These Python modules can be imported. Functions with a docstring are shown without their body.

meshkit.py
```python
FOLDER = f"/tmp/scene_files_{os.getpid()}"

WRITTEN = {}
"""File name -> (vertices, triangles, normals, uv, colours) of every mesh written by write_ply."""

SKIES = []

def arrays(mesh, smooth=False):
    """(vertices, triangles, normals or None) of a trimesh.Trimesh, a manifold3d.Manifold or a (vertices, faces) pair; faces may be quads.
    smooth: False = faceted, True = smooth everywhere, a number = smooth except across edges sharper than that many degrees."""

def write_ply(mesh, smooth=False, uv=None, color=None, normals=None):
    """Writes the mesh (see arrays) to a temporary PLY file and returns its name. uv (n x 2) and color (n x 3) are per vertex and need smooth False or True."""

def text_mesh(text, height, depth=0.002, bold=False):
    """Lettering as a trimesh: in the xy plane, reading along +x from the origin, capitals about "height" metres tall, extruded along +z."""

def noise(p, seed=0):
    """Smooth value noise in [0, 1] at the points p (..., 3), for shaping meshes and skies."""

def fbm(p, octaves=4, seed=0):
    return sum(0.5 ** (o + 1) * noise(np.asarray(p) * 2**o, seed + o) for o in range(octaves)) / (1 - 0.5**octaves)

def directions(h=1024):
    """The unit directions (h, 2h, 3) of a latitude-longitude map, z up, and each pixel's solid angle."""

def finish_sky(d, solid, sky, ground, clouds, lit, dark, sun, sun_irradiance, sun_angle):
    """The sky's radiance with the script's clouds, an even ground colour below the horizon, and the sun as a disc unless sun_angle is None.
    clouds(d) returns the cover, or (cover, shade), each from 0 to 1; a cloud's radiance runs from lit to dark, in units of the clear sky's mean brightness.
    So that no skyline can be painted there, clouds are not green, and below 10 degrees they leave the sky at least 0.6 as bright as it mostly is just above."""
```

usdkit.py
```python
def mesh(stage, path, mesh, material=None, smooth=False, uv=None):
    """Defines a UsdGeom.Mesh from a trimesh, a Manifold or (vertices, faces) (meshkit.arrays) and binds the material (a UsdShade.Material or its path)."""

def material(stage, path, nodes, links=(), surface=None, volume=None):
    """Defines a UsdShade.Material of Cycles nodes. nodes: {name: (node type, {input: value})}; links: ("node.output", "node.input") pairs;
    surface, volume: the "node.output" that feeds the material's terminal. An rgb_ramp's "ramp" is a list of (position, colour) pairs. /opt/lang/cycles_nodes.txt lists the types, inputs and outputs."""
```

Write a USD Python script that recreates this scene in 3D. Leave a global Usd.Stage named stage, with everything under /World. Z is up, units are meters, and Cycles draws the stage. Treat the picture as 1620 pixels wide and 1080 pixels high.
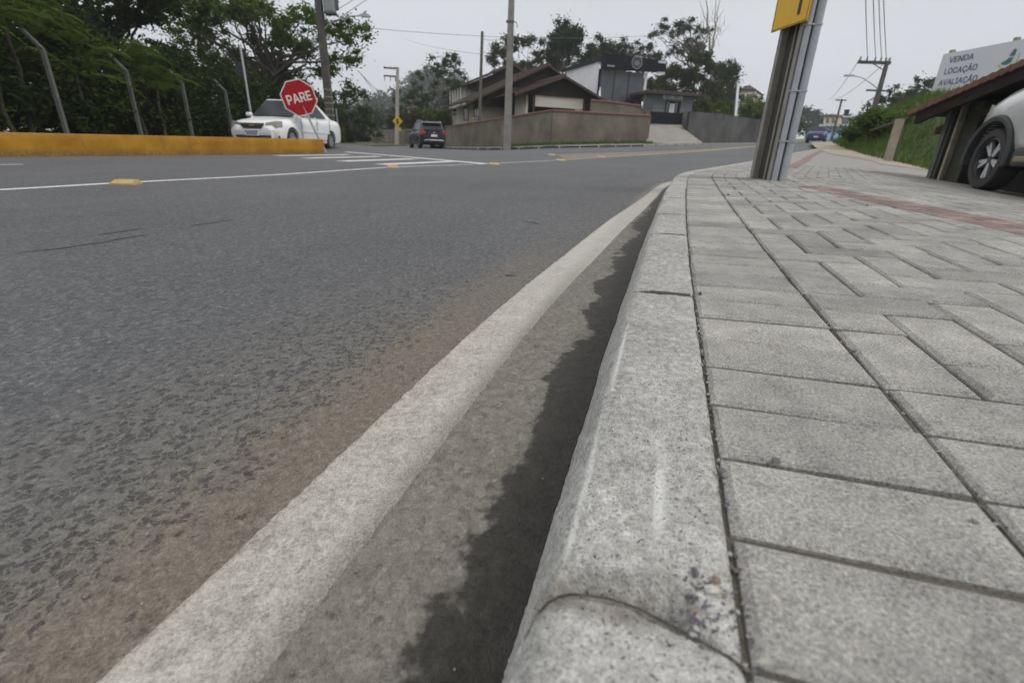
import math, random, re
import numpy as np, trimesh, manifold3d as mf, usdkit, meshkit
import shapely.geometry as sg
from scipy.interpolate import PchipInterpolator
from pxr import Usd, UsdGeom, UsdLux, UsdShade, Gf, Sdf

stage = Usd.Stage.CreateInMemory()
World = UsdGeom.Xform.Define(stage, '/World'); stage.SetDefaultPrim(World.GetPrim())
UsdGeom.Xform.Define(stage, '/World/Looks')
PI = math.pi

# ------------------------------------------------------------------ camera, sky, sun
F, PITCH, ROLL, CZ = 750., math.radians(21.9), math.radians(1.9), .402   # focal length in pixels of a 1620 wide picture
_f = np.array([0, math.cos(PITCH), -math.sin(PITCH)]); _r = np.array([1., 0, 0]); _u = np.cross(_r, _f)
RIGHT = math.cos(ROLL)*_r + math.sin(ROLL)*_u; UP = -math.sin(ROLL)*_r + math.cos(ROLL)*_u; FWD = _f
cam = UsdGeom.Camera.Define(stage, '/World/camera')
cam.CreateHorizontalApertureAttr(36.0); cam.CreateVerticalApertureAttr(24.0); cam.CreateFocalLengthAttr(F/1620*36)
cam.CreateClippingRangeAttr(Gf.Vec2f(.03, 5000)); cam.CreateFStopAttr(5.3); cam.CreateFocusDistanceAttr(.82)
m = np.eye(4); m[0, :3] = RIGHT; m[1, :3] = UP; m[2, :3] = -FWD; m[3, :3] = (0, 0, CZ)
cam.AddTransformOp().Set(Gf.Matrix4d(*m.ravel().tolist()))
cam.CreateExposureAttr(.13)

SUN_EL, SUN_AZ = math.radians(52), math.radians(115)          # towards the sun; azimuth = atan2(x, y)
sky_mat = usdkit.material(stage, '/World/Looks/sky_look', {
    'sky': ('sky_texture', {'sky_type': 'single_scattering', 'sun_disc': False, 'sun_elevation': SUN_EL, 'sun_rotation': SUN_AZ, 'aerosol_density': 3.0}),
    'co': ('texture_coordinate', {}), 'sep': ('separate_xyz', {}),
    'map': ('mapping', {'scale': (1.0, 1.0, 3.0)}),
    'n': ('noise_texture', {'scale': 1.7, 'detail': 4.0, 'roughness': .5}),
    'nr': ('map_range', {'from_min': .3, 'from_max': .7, 'to_min': .93, 'to_max': 1.07, 'clamp': True}),
    'el': ('rgb_ramp', {'ramp': [(0., (5.75, 5.95, 6.35)), (.25, (6.2, 6.35, 6.65)), (.6, (8.2, 8.25, 8.3)), (1., (9.6, 9.6, 9.5))]}),
    'cl': ('mix_color', {'blend_type': 'multiply', 'fac': 1.0, 'use_clamp': False}),
    'mx': ('mix_color', {'fac': .95, 'use_clamp': False}),
    'bg': ('background_shader', {'strength': .1})},
    [('co.generated', 'map.vector'), ('map.vector', 'n.vector'), ('n.fac', 'nr.value'), ('co.generated', 'sep.vector'), ('sep.z', 'el.fac'),
     ('el.color', 'cl.a'), ('nr.result', 'cl.b'), ('sky.color', 'mx.a'), ('cl.result', 'mx.b'), ('mx.result', 'bg.color')], surface='bg.background')
dome = UsdLux.DomeLight.Define(stage, '/World/sky'); dome.CreateIntensityAttr(1.0)
UsdShade.MaterialBindingAPI.Apply(dome.GetPrim()).Bind(sky_mat)
dome.GetPrim().SetCustomDataByKey('kind', 'structure')
sun = UsdLux.DistantLight.Define(stage, '/World/sun'); sun.CreateNormalizeAttr(True); sun.CreateIntensityAttr(.4); sun.CreateAngleAttr(22.)
sun.CreateColorAttr(Gf.Vec3f(1., .97, .92))
sun.AddRotateXYZOp().Set(Gf.Vec3f(90-math.degrees(SUN_EL), 0, 180-math.degrees(SUN_AZ)))

# ------------------------------------------------------------------ helpers
_names = {}
def numbered(parent, name):
    k = (parent, name); n = _names.get(k, 0); _names[k] = n+1
    return f'{parent}/{name}' + (f'_{n:03d}' if n else '')
class T:                                    # a thing: an Xform at its base
    def __init__(s, path, loc, rz): s.path, s.loc, s.rz = path, np.array(loc, float), rz
def tag(prim, label=None, cat=None, group=None, kind=None):
    for k, v in (('label', label), ('category', cat), ('group', group), ('kind', kind)):
        if v: prim.SetCustomDataByKey(k, v)
def thing(name, label, cat, loc=(0, 0, 0), rz=0., group=None, kind=None):
    p = numbered('/World', name); x = UsdGeom.Xform.Define(stage, p)
    x.AddTranslateOp().Set(Gf.Vec3d(*map(float, loc)))
    if rz: x.AddRotateZOp().Set(math.degrees(rz))
    tag(x.GetPrim(), label, cat, group, kind)
    return T(p, loc, rz)
def part(th, name, geo, mat, smooth=False, world=False, label=None, kind=None, uv=None):
    """a Mesh under a thing, a part or (th None) /World"""
    base = '/World' if th is None else th.path
    p = numbered(base, name)
    v, f = arr(geo)
    root = getattr(th, 'root', th)
    if world and root is not None:
        v = v - root.loc
        if root.rz:
            c, s_ = math.cos(-root.rz), math.sin(-root.rz)
            v = np.column_stack([v[:, 0]*c-v[:, 1]*s_, v[:, 0]*s_+v[:, 1]*c, v[:, 2]])
    pr = usdkit.mesh(stage, p, (v, f), M[mat], smooth=smooth, uv=uv)
    if label or kind: tag(pr.GetPrim(), label, None, None, kind)
    t = T(p, (0, 0, 0), 0.); t.root = root
    return t
def single(name, geo, mat, label, cat, smooth=False, group=None, kind=None, uv=None):
    t = part(None, name, geo, mat, smooth, uv=uv); tag(stage.GetPrimAtPath(t.path), label, cat, group, kind); return t
def struct(name, geo, mat, smooth=False, uv=None, kind='structure'):
    t = part(None, name, geo, mat, smooth, uv=uv); tag(stage.GetPrimAtPath(t.path), kind=kind); return t
def arr(g):
    if hasattr(g, 'to_mesh'):
        q = g.to_mesh(); return np.asarray(q.vert_properties[:, :3], float), np.asarray(q.tri_verts)
    if isinstance(g, (tuple, list)) and len(g) == 2 and np.ndim(g[0]) == 2:
        v, f = np.asarray(g[0], float), np.asarray(g[1], int)
        return (v, np.vstack([f[:, [0, 1, 2]], f[:, [0, 2, 3]]])) if f.shape[1] == 4 else (v, f)
    return np.asarray(g.vertices, float), np.asarray(g.faces)
def cat(gs):
    V, Fs, n = [], [], 0
    for g in gs:
        v, f = arr(g); V.append(v); Fs.append(f+n); n += len(v)
    return np.vstack(V), np.vstack(Fs)
def box(x0, x1, y0, y1, z0, z1):
    return trimesh.creation.box(bounds=[[x0, y0, z0], [x1, y1, z1]])
def rbox(x0, x1, y0, y1, z0, z1, r=.02, n=8):
    s = mf.Manifold.sphere(r, n)
    return mf.Manifold.batch_hull([s.translate((x, y, z)) for x in (x0+r, x1-r) for y in (y0+r, y1-r) for z in (z0+r, z1-r)])
def hull(pts): return mf.Manifold.hull_points(np.asarray(pts, float))
def slab(quad, th):                          # a flat polygon given thickness along its normal (both ways half)
    q = np.asarray(quad, float); n = np.cross(q[1]-q[0], q[2]-q[0]); n /= np.linalg.norm(n)
    return hull(np.vstack([q+n*th/2, q-n*th/2]))
def tube(pts, r, sides=8, caps=True):
    p = np.asarray(pts, float); r = np.broadcast_to(np.asarray(r, float), (len(p),))
    t = np.gradient(p, axis=0); t /= np.linalg.norm(t, axis=1, keepdims=True)+1e-12
    ref = np.array([0, 0, 1.]) if abs(t[:, 2]).mean() < .8 else np.array([1., 0, 0])
    a = np.cross(t, ref); a /= np.linalg.norm(a, axis=1, keepdims=True); b = np.cross(t, a)
    an = np.arange(sides)*2*PI/sides
    v = (p[:, None]+r[:, None, None]*(np.cos(an)[None, :, None]*a[:, None]+np.sin(an)[None, :, None]*b[:, None])).reshape(-1, 3)
    i, j = np.meshgrid(np.arange(len(p)-1), np.arange(sides), indexing='ij')
    q = np.stack([i*sides+j, i*sides+(j+1) % sides, (i+1)*sides+(j+1) % sides, (i+1)*sides+j], -1).reshape(-1, 4)
    f = np.vstack([q[:, [0, 1, 2]], q[:, [0, 2, 3]]])
    if caps:
        n = len(v); v = np.vstack([v, p[:1], p[-1:]])
        k = np.arange(sides); e = (len(p)-1)*sides
        f = np.vstack([f, np.stack([np.full(sides, n), (k+1) % sides, k], 1), np.stack([np.full(sides, n+1), e+k, e+(k+1) % sides], 1)])
    return v, f[:, ::-1]
def cyl(p0, p1, r0, r1=None, n=12): return tube([p0, p1], [r0, r0 if r1 is None else r1], n)
def rot(g, ax, a, c=(0, 0, 0)):
    v, f = arr(g); R = trimesh.transformations.rotation_matrix(a, ax, c); return v@R[:3, :3].T+R[:3, 3], f
def mov(g, d):
    v, f = arr(g); return v+np.asarray(d, float), f
def grid(P):
    """P: (n, m, 3) -> triangles facing along d/dn x d/dm"""
    n, m_ = P.shape[:2]; i, j = np.meshgrid(np.arange(n-1), np.arange(m_-1), indexing='ij')
    a = i*m_+j; q = np.stack([a, a+m_, a+m_+1, a+1], -1).reshape(-1, 4)
    return P.reshape(-1, 3), np.vstack([q[:, [0, 1, 2]], q[:, [0, 2, 3]]])
def sstep(x, a, b):
    t = np.clip((np.asarray(x, float)-a)/(b-a), 0, 1); return t*t*(3-2*t)
def xf(g, e1, e2, o):                        # local (w, d, z) to world with horizontal axes e1, e2 and origin o
    v, f = arr(g); e1, e2, o = np.asarray(e1), np.asarray(e2), np.asarray(o)
    return v[:, :1]*np.append(e1, 0)+v[:, 1:2]*np.append(e2, 0)+v[:, 2:]*np.array([0, 0, 1.])+o, f

# ------------------------------------------------------------------ ground height, kerb curve, pixel rays
def G(x, y):
    x, y = np.asarray(x, float), np.asarray(y, float)
    h = np.where(x > 0, 2.2*np.tanh(x/2.2), 1.3*np.tanh(x/1.3))
    yy = np.clip(y, -6, 120)
    far = sstep(y, 6, 28)*.04*2*np.logaddexp(0, (np.clip(x, -80, 90)+4)/2) + .0004*np.maximum(np.clip(x, -80, 90)-25, 0)**2*sstep(y, 6, 28)
    t_ = x*.284+y*.959; dip = -.34*sstep(x*.959-y*.284-.29*np.maximum(0, t_-5), 1.3, 5.5)*(1-sstep(y, 12, 24))
    bump = .22*np.exp(-((x+8)**2/16+(y-21)**2/18))
    return .0113*yy+.0365*h+far+dip+bump
KAZ = math.radians(16.5)
Kd, Kn = np.array([math.sin(KAZ), math.cos(KAZ)]), np.array([math.cos(KAZ), -math.sin(KAZ)])
def ray(px, py): return FWD+(px-810)/F*RIGHT-(py-540)/F*UP
def at(px, py, zc): return np.array([0, 0, CZ])+zc*ray(px, py)
def gp(px, py, dz=0.):
    """where the line of sight meets the ground (raised by dz)"""
    d = ray(px, py); z = np.geomspace(.2, 300, 4000); P = np.array([0, 0, CZ])+z[:, None]*d
    below = P[:, 2] < G(P[:, 0], P[:, 1])+dz
    i = int(below.argmax()) if below.any() else len(z)-1
    a, b = P[i-1], P[i]; ha, hb = a[2]-G(a[0], a[1])-dz, b[2]-G(b[0], b[1])-dz
    return a+(b-a)*(ha/(ha-hb) if ha != hb else 0)
KH, KW = .13, .153                                    # kerb height and width
_kp = np.array([gp(px, py, KH)[:2] for px, py in ((1086.5, 350), (1086, 300), (1087, 288), (1089, 279.5), (1097, 273.5), (1125, 268), (1156, 262.8), (1192, 256.3), (1250, 244.5), (1310, 232.5))])
_kt, _kv = np.append([-8, 0, 1], _kp@Kd), np.append([.083, .083, .084], _kp@Kn)
_kt, _kv = np.append(_kt, _kt[-1]+100), np.append(_kv, _kv[-1]+100*(_kv[-1]-_kv[-3])/(_kt[-1]-_kt[-3]))
_ks = PchipInterpolator(_kt, _kv)
_tt = np.linspace(-8, 140, 29601); _cc = _tt[:, None]*Kd+_ks(_tt)[:, None]*Kn
_arc = np.concatenate([[0], np.cumsum(np.linalg.norm(np.diff(_cc, axis=0), axis=1))]); _arc -= np.interp(0, _tt, _arc)
_tan = np.gradient(_cc, axis=0); _w = 61; _tan = np.stack([np.convolve(np.pad(_tan[:, k], _w//2, 'edge'), np.ones(_w)/_w, 'valid') for k in (0, 1)], 1)
_tan /= np.linalg.norm(_tan, axis=1, keepdims=True)
def KP(s, t):
    """kerb coordinates: s metres to the right of the kerb's back edge, t metres along it -> x, y"""
    s, t = np.broadcast_arrays(np.asarray(s, float), np.asarray(t, float))
    cx, cy = (np.interp(t, _arc, _cc[:, k]) for k in (0, 1)); tx, ty = (np.interp(t, _arc, _tan[:, k]) for k in (0, 1))
    return cx+s*ty, cy-s*tx
def to_kerb(x, y):
    d = (_cc[::20, 0]-x)**2+(_cc[::20, 1]-y)**2; i = int(d.argmin())*20
    r = np.array([x, y])-_cc[i]; tx, ty = _tan[i]
    return r[0]*ty-r[1]*tx, _arc[i]+r@_tan[i]
def drape(s, t, dz): x, y = KP(s, t); return np.stack([x, y, G(x, y)+dz], -1)
def zpx(x, y, py):
    """height at which the plumb line over (x, y) crosses picture row py"""
    k = (540-py)/F; num = lambda v: v[0]*x+v[1]*y
    return CZ+(k*num(FWD)-num(UP))/(UP[2]-k*FWD[2])
def onG(x, y, dz=0.): return np.array([x, y, float(G(x, y))+dz])

# ------------------------------------------------------------------ materials
M = {}
def mat(name, nodes, links=(), surface='p.BSDF', volume=None):
    M[name] = usdkit.material(stage, f'/World/Looks/{name}_look', nodes, links, surface=surface, volume=volume)
def plain(name, col, rough=.6, noise=.15, scale=6., bump=0., metallic=0., spec=.5, coat=0., bscale=None, col2=None):
    """a base colour that varies with two noises, and a fine relief"""
    c = np.array(col, float); lo, hi = (c*(1-noise), c*(1+noise)) if col2 is None else (c, np.array(col2, float))
    nodes = {'co': ('texture_coordinate', {}), 'n1': ('noise_texture', {'scale': scale, 'detail': 5., 'roughness': .6}),
             'n2': ('noise_texture', {'scale': scale*9, 'detail': 3., 'roughness': .6}), 'mx': ('mix_float', {'fac': .35}),
             'r': ('rgb_ramp', {'ramp': [(.3, lo), (.7, hi)]}),
             'p': ('principled_bsdf', {'roughness': rough, 'metallic': metallic, 'specular_ior_level': spec, 'coat_weight': coat})}
    links = [('co.object', 'n1.vector'), ('co.object', 'n2.vector'), ('n1.fac', 'mx.a'), ('n2.fac', 'mx.b'), ('mx.result', 'r.fac'), ('r.color', 'p.base_color')]
    if bump:
        nodes['nb'] = ('noise_texture', {'scale': bscale or scale*12, 'detail': 3.}); nodes['b'] = ('bump', {'strength': 1., 'distance': bump})
        links += [('co.object', 'nb.vector'), ('nb.fac', 'b.height'), ('b.normal', 'p.normal')]
    mat(name, nodes, links)
def leaf(name, a, b, trans=.25, scale=.8):
    mat(name, {'geo': ('geometry', {}), 'n': ('noise_texture', {'scale': scale, 'detail': 3.}), 'n2': ('white_noise_texture', {'dimensions': '1D'}), 'mx': ('mix_float', {'fac': .45}),
               'r': ('rgb_ramp', {'ramp': [(.25, a), (.75, b)]}), 'p': ('principled_bsdf', {'roughness': .65, 'specular_ior_level': .15}), 't': ('translucent_bsdf', {}), 'm': ('mix_closure', {'fac': trans})},
        [('geo.position', 'n.vector'), ('geo.random_per_island', 'mx.b'), ('n.fac', 'mx.a'), ('mx.result', 'r.fac'), ('r.color', 'p.base_color'), ('r.color', 't.color'), ('p.BSDF', 'm.closure1'), ('t.BSDF', 'm.closure2')], surface='m.closure')
def ST(extra, links, surface='p.BSDF'):
    base = {'uv': ('uvmap', {'attribute': 'st'}), 'sx': ('separate_xyz', {}), 'geo': ('geometry', {})}
    base.update(extra); return base, [('uv.UV', 'sx.vector')]+list(links)
def mr(a, b, c, d, typ='smoothstep'): return ('map_range', {'range_type': typ, 'from_min': a, 'from_max': b, 'to_min': c, 'to_max': d, 'clamp': True})
def mul(): return ('math', {'math_type': 'multiply'})
def mixc(fac=None): return ('mix_color', {'use_clamp': False} | ({'fac': fac} if fac is not None else {}))

# asphalt: u = metres from the kerb's foot (negative on the road), v = metres along the kerb
n, l = ST({
    'wv': ('noise_texture', {'scale': 60., 'detail': 2.}), 'wm_': ('vector_math', {'math_type': 'scale', 'scale': .020}), 'wa': ('vector_math', {'math_type': 'add'}),
    'st': ('voronoi_texture', {'scale': 92., 'feature': 'f1', 'randomness': 1.}), 'se': ('voronoi_texture', {'scale': 92., 'feature': 'distance_to_edge', 'randomness': 1.}), 'sr': ('rgb_to_bw', {}),
    'nf': ('noise_texture', {'scale': 270., 'detail': 2., 'roughness': .8}), 'nm': ('noise_texture', {'scale': 11., 'detail': 5., 'roughness': .65}), 'nl': ('noise_texture', {'scale': .55, 'detail': 4.}),
    'stretch': ('mapping', {'scale': (2.2, .35, 1.)}), 'nt': ('noise_texture', {'scale': 1.0, 'detail': 5., 'roughness': .62}),
    'ng': ('noise_texture', {'scale': 85., 'detail': 3., 'roughness': .8}), 'gg': ('mix_float', {'fac': .55}), 'grain': ('mix_float', {'fac': .80}), 'base': ('rgb_ramp', {'ramp': [(.28, (.030, .031, .035)), (.43, (.074, .076, .083)), (.54, (.108, .110, .117)), (.68, (.215, .217, .222))]}),
    'lv': mr(.3, .7, .90, 1.10, 'linear'), 'tv': mr(.35, .7, .93, 1.06, 'linear'), 'm1': ('mix_color', {'blend_type': 'multiply', 'fac': 1., 'use_clamp': False}), 'm2': ('mix_color', {'blend_type': 'multiply', 'fac': 1., 'use_clamp': False}),
    # x wobbles a little so that no band has a ruled border
    'xw': ('math', {'math_type': 'multiply_add', 'value2': .22, 'value3': -.11}), 'x': ('math', {'math_type': 'add'}),
    'tn1': mr(.6, 2.5, 1., .12), 'tn2': mr(.3, 1.9, 1., .05),
    'b1': mr(-1.0, -.56, 0., 1.), 'be2': mr(-.47, -.36, 1., .12), 'bb': mul(), 'band': mul(), 's1': mr(-.56, -.39, 0., 1.), 'sand': mul(),
    'dg': ('rgb_ramp', {'ramp': [(.28, (.070, .067, .063)), (.46, (.125, .119, .111)), (.58, (.175, .167, .155)), (.78, (.27, .26, .245))]}), 'bf': ('math', {'math_type': 'multiply', 'value2': .8}), 'mg': mixc(),
    'ds': ('rgb_ramp', {'ramp': [(.28, (.040, .035, .029)), (.42, (.122, .106, .085)), (.55, (.184, .161, .130)), (.72, (.305, .274, .232))]}), 'sf': ('math', {'math_type': 'multiply', 'value2': .92}), 'ms': mixc(),
    # single dark stones standing out of the dust
    'pr': ('math', {'math_type': 'multiply_add', 'value2': .52, 'value3': .05}), 'less': ('math', {'math_type': 'subtract'}), 'has': mr(-.03, .05, 0., 1.), 'edge': mr(.04, .20, 0., 1.), 'sm': mul(), 'sk': ('math', {'math_type': 'multiply', 'value2': .72}),
    'stc': ('rgb_ramp', {'ramp': [(.28, (.016, .016, .018)), (.45, (.042, .040, .043)), (.58, (.066, .062, .063)), (.75, (.13, .122, .12))]}), 'mst': mixc(),
    # the gutter: grey silt, and a damp strip against the kerb
    'g1': mr(-.245, -.165, 0., 1.), 'g2': mr(7., 12., 1., 0.), 'gm': mul(), 'gn': mr(.3, .7, .72, 1.), 'gm2': mul(), 'silt': ('rgb_ramp', {'ramp': [(.28, (.062, .057, .050)), (.43, (.145, .135, .118)), (.56, (.205, .192, .171)), (.74, (.32, .30, .272))]}), 'mixg': mixc(),
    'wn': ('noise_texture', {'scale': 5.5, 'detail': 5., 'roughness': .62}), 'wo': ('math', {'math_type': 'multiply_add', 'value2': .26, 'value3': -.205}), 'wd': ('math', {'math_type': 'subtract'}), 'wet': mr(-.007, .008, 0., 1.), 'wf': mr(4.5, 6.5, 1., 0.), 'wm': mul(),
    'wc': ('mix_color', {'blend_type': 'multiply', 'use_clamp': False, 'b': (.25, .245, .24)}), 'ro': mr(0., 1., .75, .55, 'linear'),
    'bs': mul(), 'hh': ('math', {'math_type': 'multiply_add', 'value2': .5}), 'b': ('bump', {'strength': .6, 'distance': .0025}), 'b2': ('bump', {'strength': 1., 'distance': .004}),
    'p': ('principled_bsdf', {'specular_ior_level': .3})},
    [('geo.position', 'wv.vector'), ('wv.color', 'wm_.vector1'), ('geo.position', 'wa.vector1'), ('wm_.vector', 'wa.vector2'), ('wa.vector', 'st.vector'), ('wa.vector', 'se.vector'), ('st.color', 'sr.color'),
     ('geo.position', 'nf.vector'), ('geo.position', 'nm.vector'), ('geo.position', 'nl.vector'), ('uv.UV', 'stretch.vector'), ('stretch.vector', 'nt.vector'),
     ('geo.position', 'ng.vector'), ('nf.fac', 'gg.a'), ('ng.fac', 'gg.b'), ('sr.val', 'grain.a'), ('gg.result', 'grain.b'), ('grain.result', 'base.fac'), ('nl.fac', 'lv.value'), ('nt.fac', 'tv.value'), ('base.color', 'm1.a'), ('lv.result', 'm1.b'), ('m1.result', 'm2.a'), ('tv.result', 'm2.b'),
     ('nm.fac', 'xw.value1'), ('sx.x', 'x.value1'), ('xw.value', 'x.value2'), ('sx.y', 'tn1.value'), ('sx.y', 'tn2.value'),
     ('x.value', 'b1.value'), ('x.value', 'be2.value'), ('b1.result', 'bb.value1'), ('be2.result', 'bb.value2'), ('bb.value', 'band.value1'), ('tn2.result', 'band.value2'), ('x.value', 's1.value'), ('s1.result', 'sand.value1'), ('tn1.result', 'sand.value2'),
     ('gg.result', 'dg.fac'), ('band.value', 'bf.value1'), ('bf.value', 'mg.fac'), ('m2.result', 'mg.a'), ('dg.color', 'mg.b'), ('gg.result', 'ds.fac'), ('sand.value', 'sf.value1'), ('sf.value', 'ms.fac'), ('mg.result', 'ms.a'), ('ds.color', 'ms.b'),
     ('band.value', 'pr.value1'), ('pr.value', 'less.value1'), ('sr.val', 'less.value2'), ('less.value', 'has.value'), ('se.distance', 'edge.value'), ('has.result', 'sm.value1'), ('edge.result', 'sm.value2'), ('sm.value', 'sk.value1'), ('gg.result', 'stc.fac'),
     ('sk.value', 'mst.fac'), ('ms.result', 'mst.a'), ('stc.color', 'mst.b'),
     ('sx.x', 'g1.value'), ('sx.y', 'g2.value'), ('g1.result', 'gm.value1'), ('g2.result', 'gm.value2'), ('nm.fac', 'gn.value'), ('gm.value', 'gm2.value1'), ('gn.result', 'gm2.value2'), ('grain.result', 'silt.fac'), ('gm2.value', 'mixg.fac'), ('mst.result', 'mixg.a'), ('silt.color', 'mixg.b'),
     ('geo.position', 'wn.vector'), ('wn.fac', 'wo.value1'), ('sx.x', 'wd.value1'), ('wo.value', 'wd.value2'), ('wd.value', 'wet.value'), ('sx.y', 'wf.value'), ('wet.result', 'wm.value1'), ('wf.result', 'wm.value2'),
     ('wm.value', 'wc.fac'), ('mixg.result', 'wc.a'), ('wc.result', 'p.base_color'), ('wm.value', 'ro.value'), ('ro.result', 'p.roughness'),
     ('sm.value', 'bs.value1'), ('edge.result', 'bs.value2'), ('bs.value', 'b.height'), ('nf.fac', 'b2.height'), ('b.normal', 'b2.normal'), ('b2.normal', 'p.normal')])
mat('asphalt', n, l)
# worn paint on asphalt
def paint(name, c0, c1, wear):
    n, l = ST({'nf': ('noise_texture', {'scale': 170., 'detail': 3., 'roughness': .7}), 'nm': ('noise_texture', {'scale': 16., 'detail': 5., 'roughness': .65}), 'st': ('voronoi_texture', {'scale': 70.}),
        'c': ('rgb_ramp', {'ramp': [(.3, c0), (.7, c1)]}), 'ad': ('mix_float', {'fac': .5}), 'w': mr(wear-.12, wear+.09, 1., 0.), 'gr': ('rgb_ramp', {'ramp': [(.3, (.14, .13, .114)), (.7, (.25, .235, .21))]}), 'mx': mixc(),
        'b': ('bump', {'strength': .6, 'distance': .003}), 'p': ('principled_bsdf', {'roughness': .65})},
        [('geo.position', 'nf.vector'), ('geo.position', 'nm.vector'), ('geo.position', 'st.vector'), ('nm.fac', 'c.fac'), ('nf.fac', 'ad.a'), ('nm.fac', 'ad.b'), ('ad.result', 'w.value'), ('nf.fac', 'gr.fac'),
         ('w.result', 'mx.fac'), ('c.color', 'mx.a'), ('gr.color', 'mx.b'), ('mx.result', 'p.base_color'), ('nf.fac', 'b.height'), ('b.normal', 'p.normal')])
    mat(name, n, l)
n, l = ST({'nf': ('noise_texture', {'scale': 300., 'detail': 2., 'roughness': .8}), 'nc': ('noise_texture', {'scale': 95., 'detail': 3., 'roughness': .7}), 'nm': ('noise_texture', {'scale': 14., 'detail': 5., 'roughness': .65}),
    'a1': ('mix_float', {'fac': .5}), 'a2': ('mix_float', {'fac': .22}), 'c': ('rgb_ramp', {'ramp': [(.30, (.115, .104, .090)), (.42, (.245, .228, .203)), (.52, (.375, .357, .325)), (.66, (.52, .505, .475))]}),
    'far': mr(.3, 2.2, 0., 1.), 'cf': ('mix_color', {'use_clamp': False}), 'c2': ('rgb_ramp', {'ramp': [(.30, (.24, .226, .20)), (.5, (.405, .39, .36)), (.68, (.50, .485, .455))]}),
    're': mr(-.232, -.180, 0., 1.), 'rt': mr(.8, 2.0, 1., .25), 'rm': mul(), 'rn': mr(.3, .65, .35, 1.), 'rm2': mul(), 'gr': ('rgb_ramp', {'ramp': [(.28, (.065, .060, .053)), (.45, (.135, .126, .112)), (.58, (.185, .173, .155)), (.76, (.28, .265, .24))]}), 'mx': mixc(),
    'b': ('bump', {'strength': 1., 'distance': .004}), 'p': ('principled_bsdf', {'roughness': .75, 'specular_ior_level': .25})},
    [('geo.position', 'nf.vector'), ('geo.position', 'nc.vector'), ('geo.position', 'nm.vector'), ('nf.fac', 'a1.a'), ('nc.fac', 'a1.b'), ('a1.result', 'a2.a'), ('nm.fac', 'a2.b'), ('a2.result', 'c.fac'), ('a2.result', 'c2.fac'),
     ('sx.y', 'far.value'), ('far.result', 'cf.fac'), ('c.color', 'cf.a'), ('c2.color', 'cf.b'), ('sx.x', 're.value'), ('sx.y', 'rt.value'), ('re.result', 'rm.value1'), ('rt.result', 'rm.value2'), ('nc.fac', 'rn.value'), ('rm.value', 'rm2.value1'), ('rn.result', 'rm2.value2'), ('nf.fac', 'gr.fac'),
     ('rm2.value', 'mx.fac'), ('cf.result', 'mx.a'), ('gr.color', 'mx.b'), ('mx.result', 'p.base_color'), ('a1.result', 'b.height'), ('b.normal', 'p.normal')])
mat('edge_paint', n, l)
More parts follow.
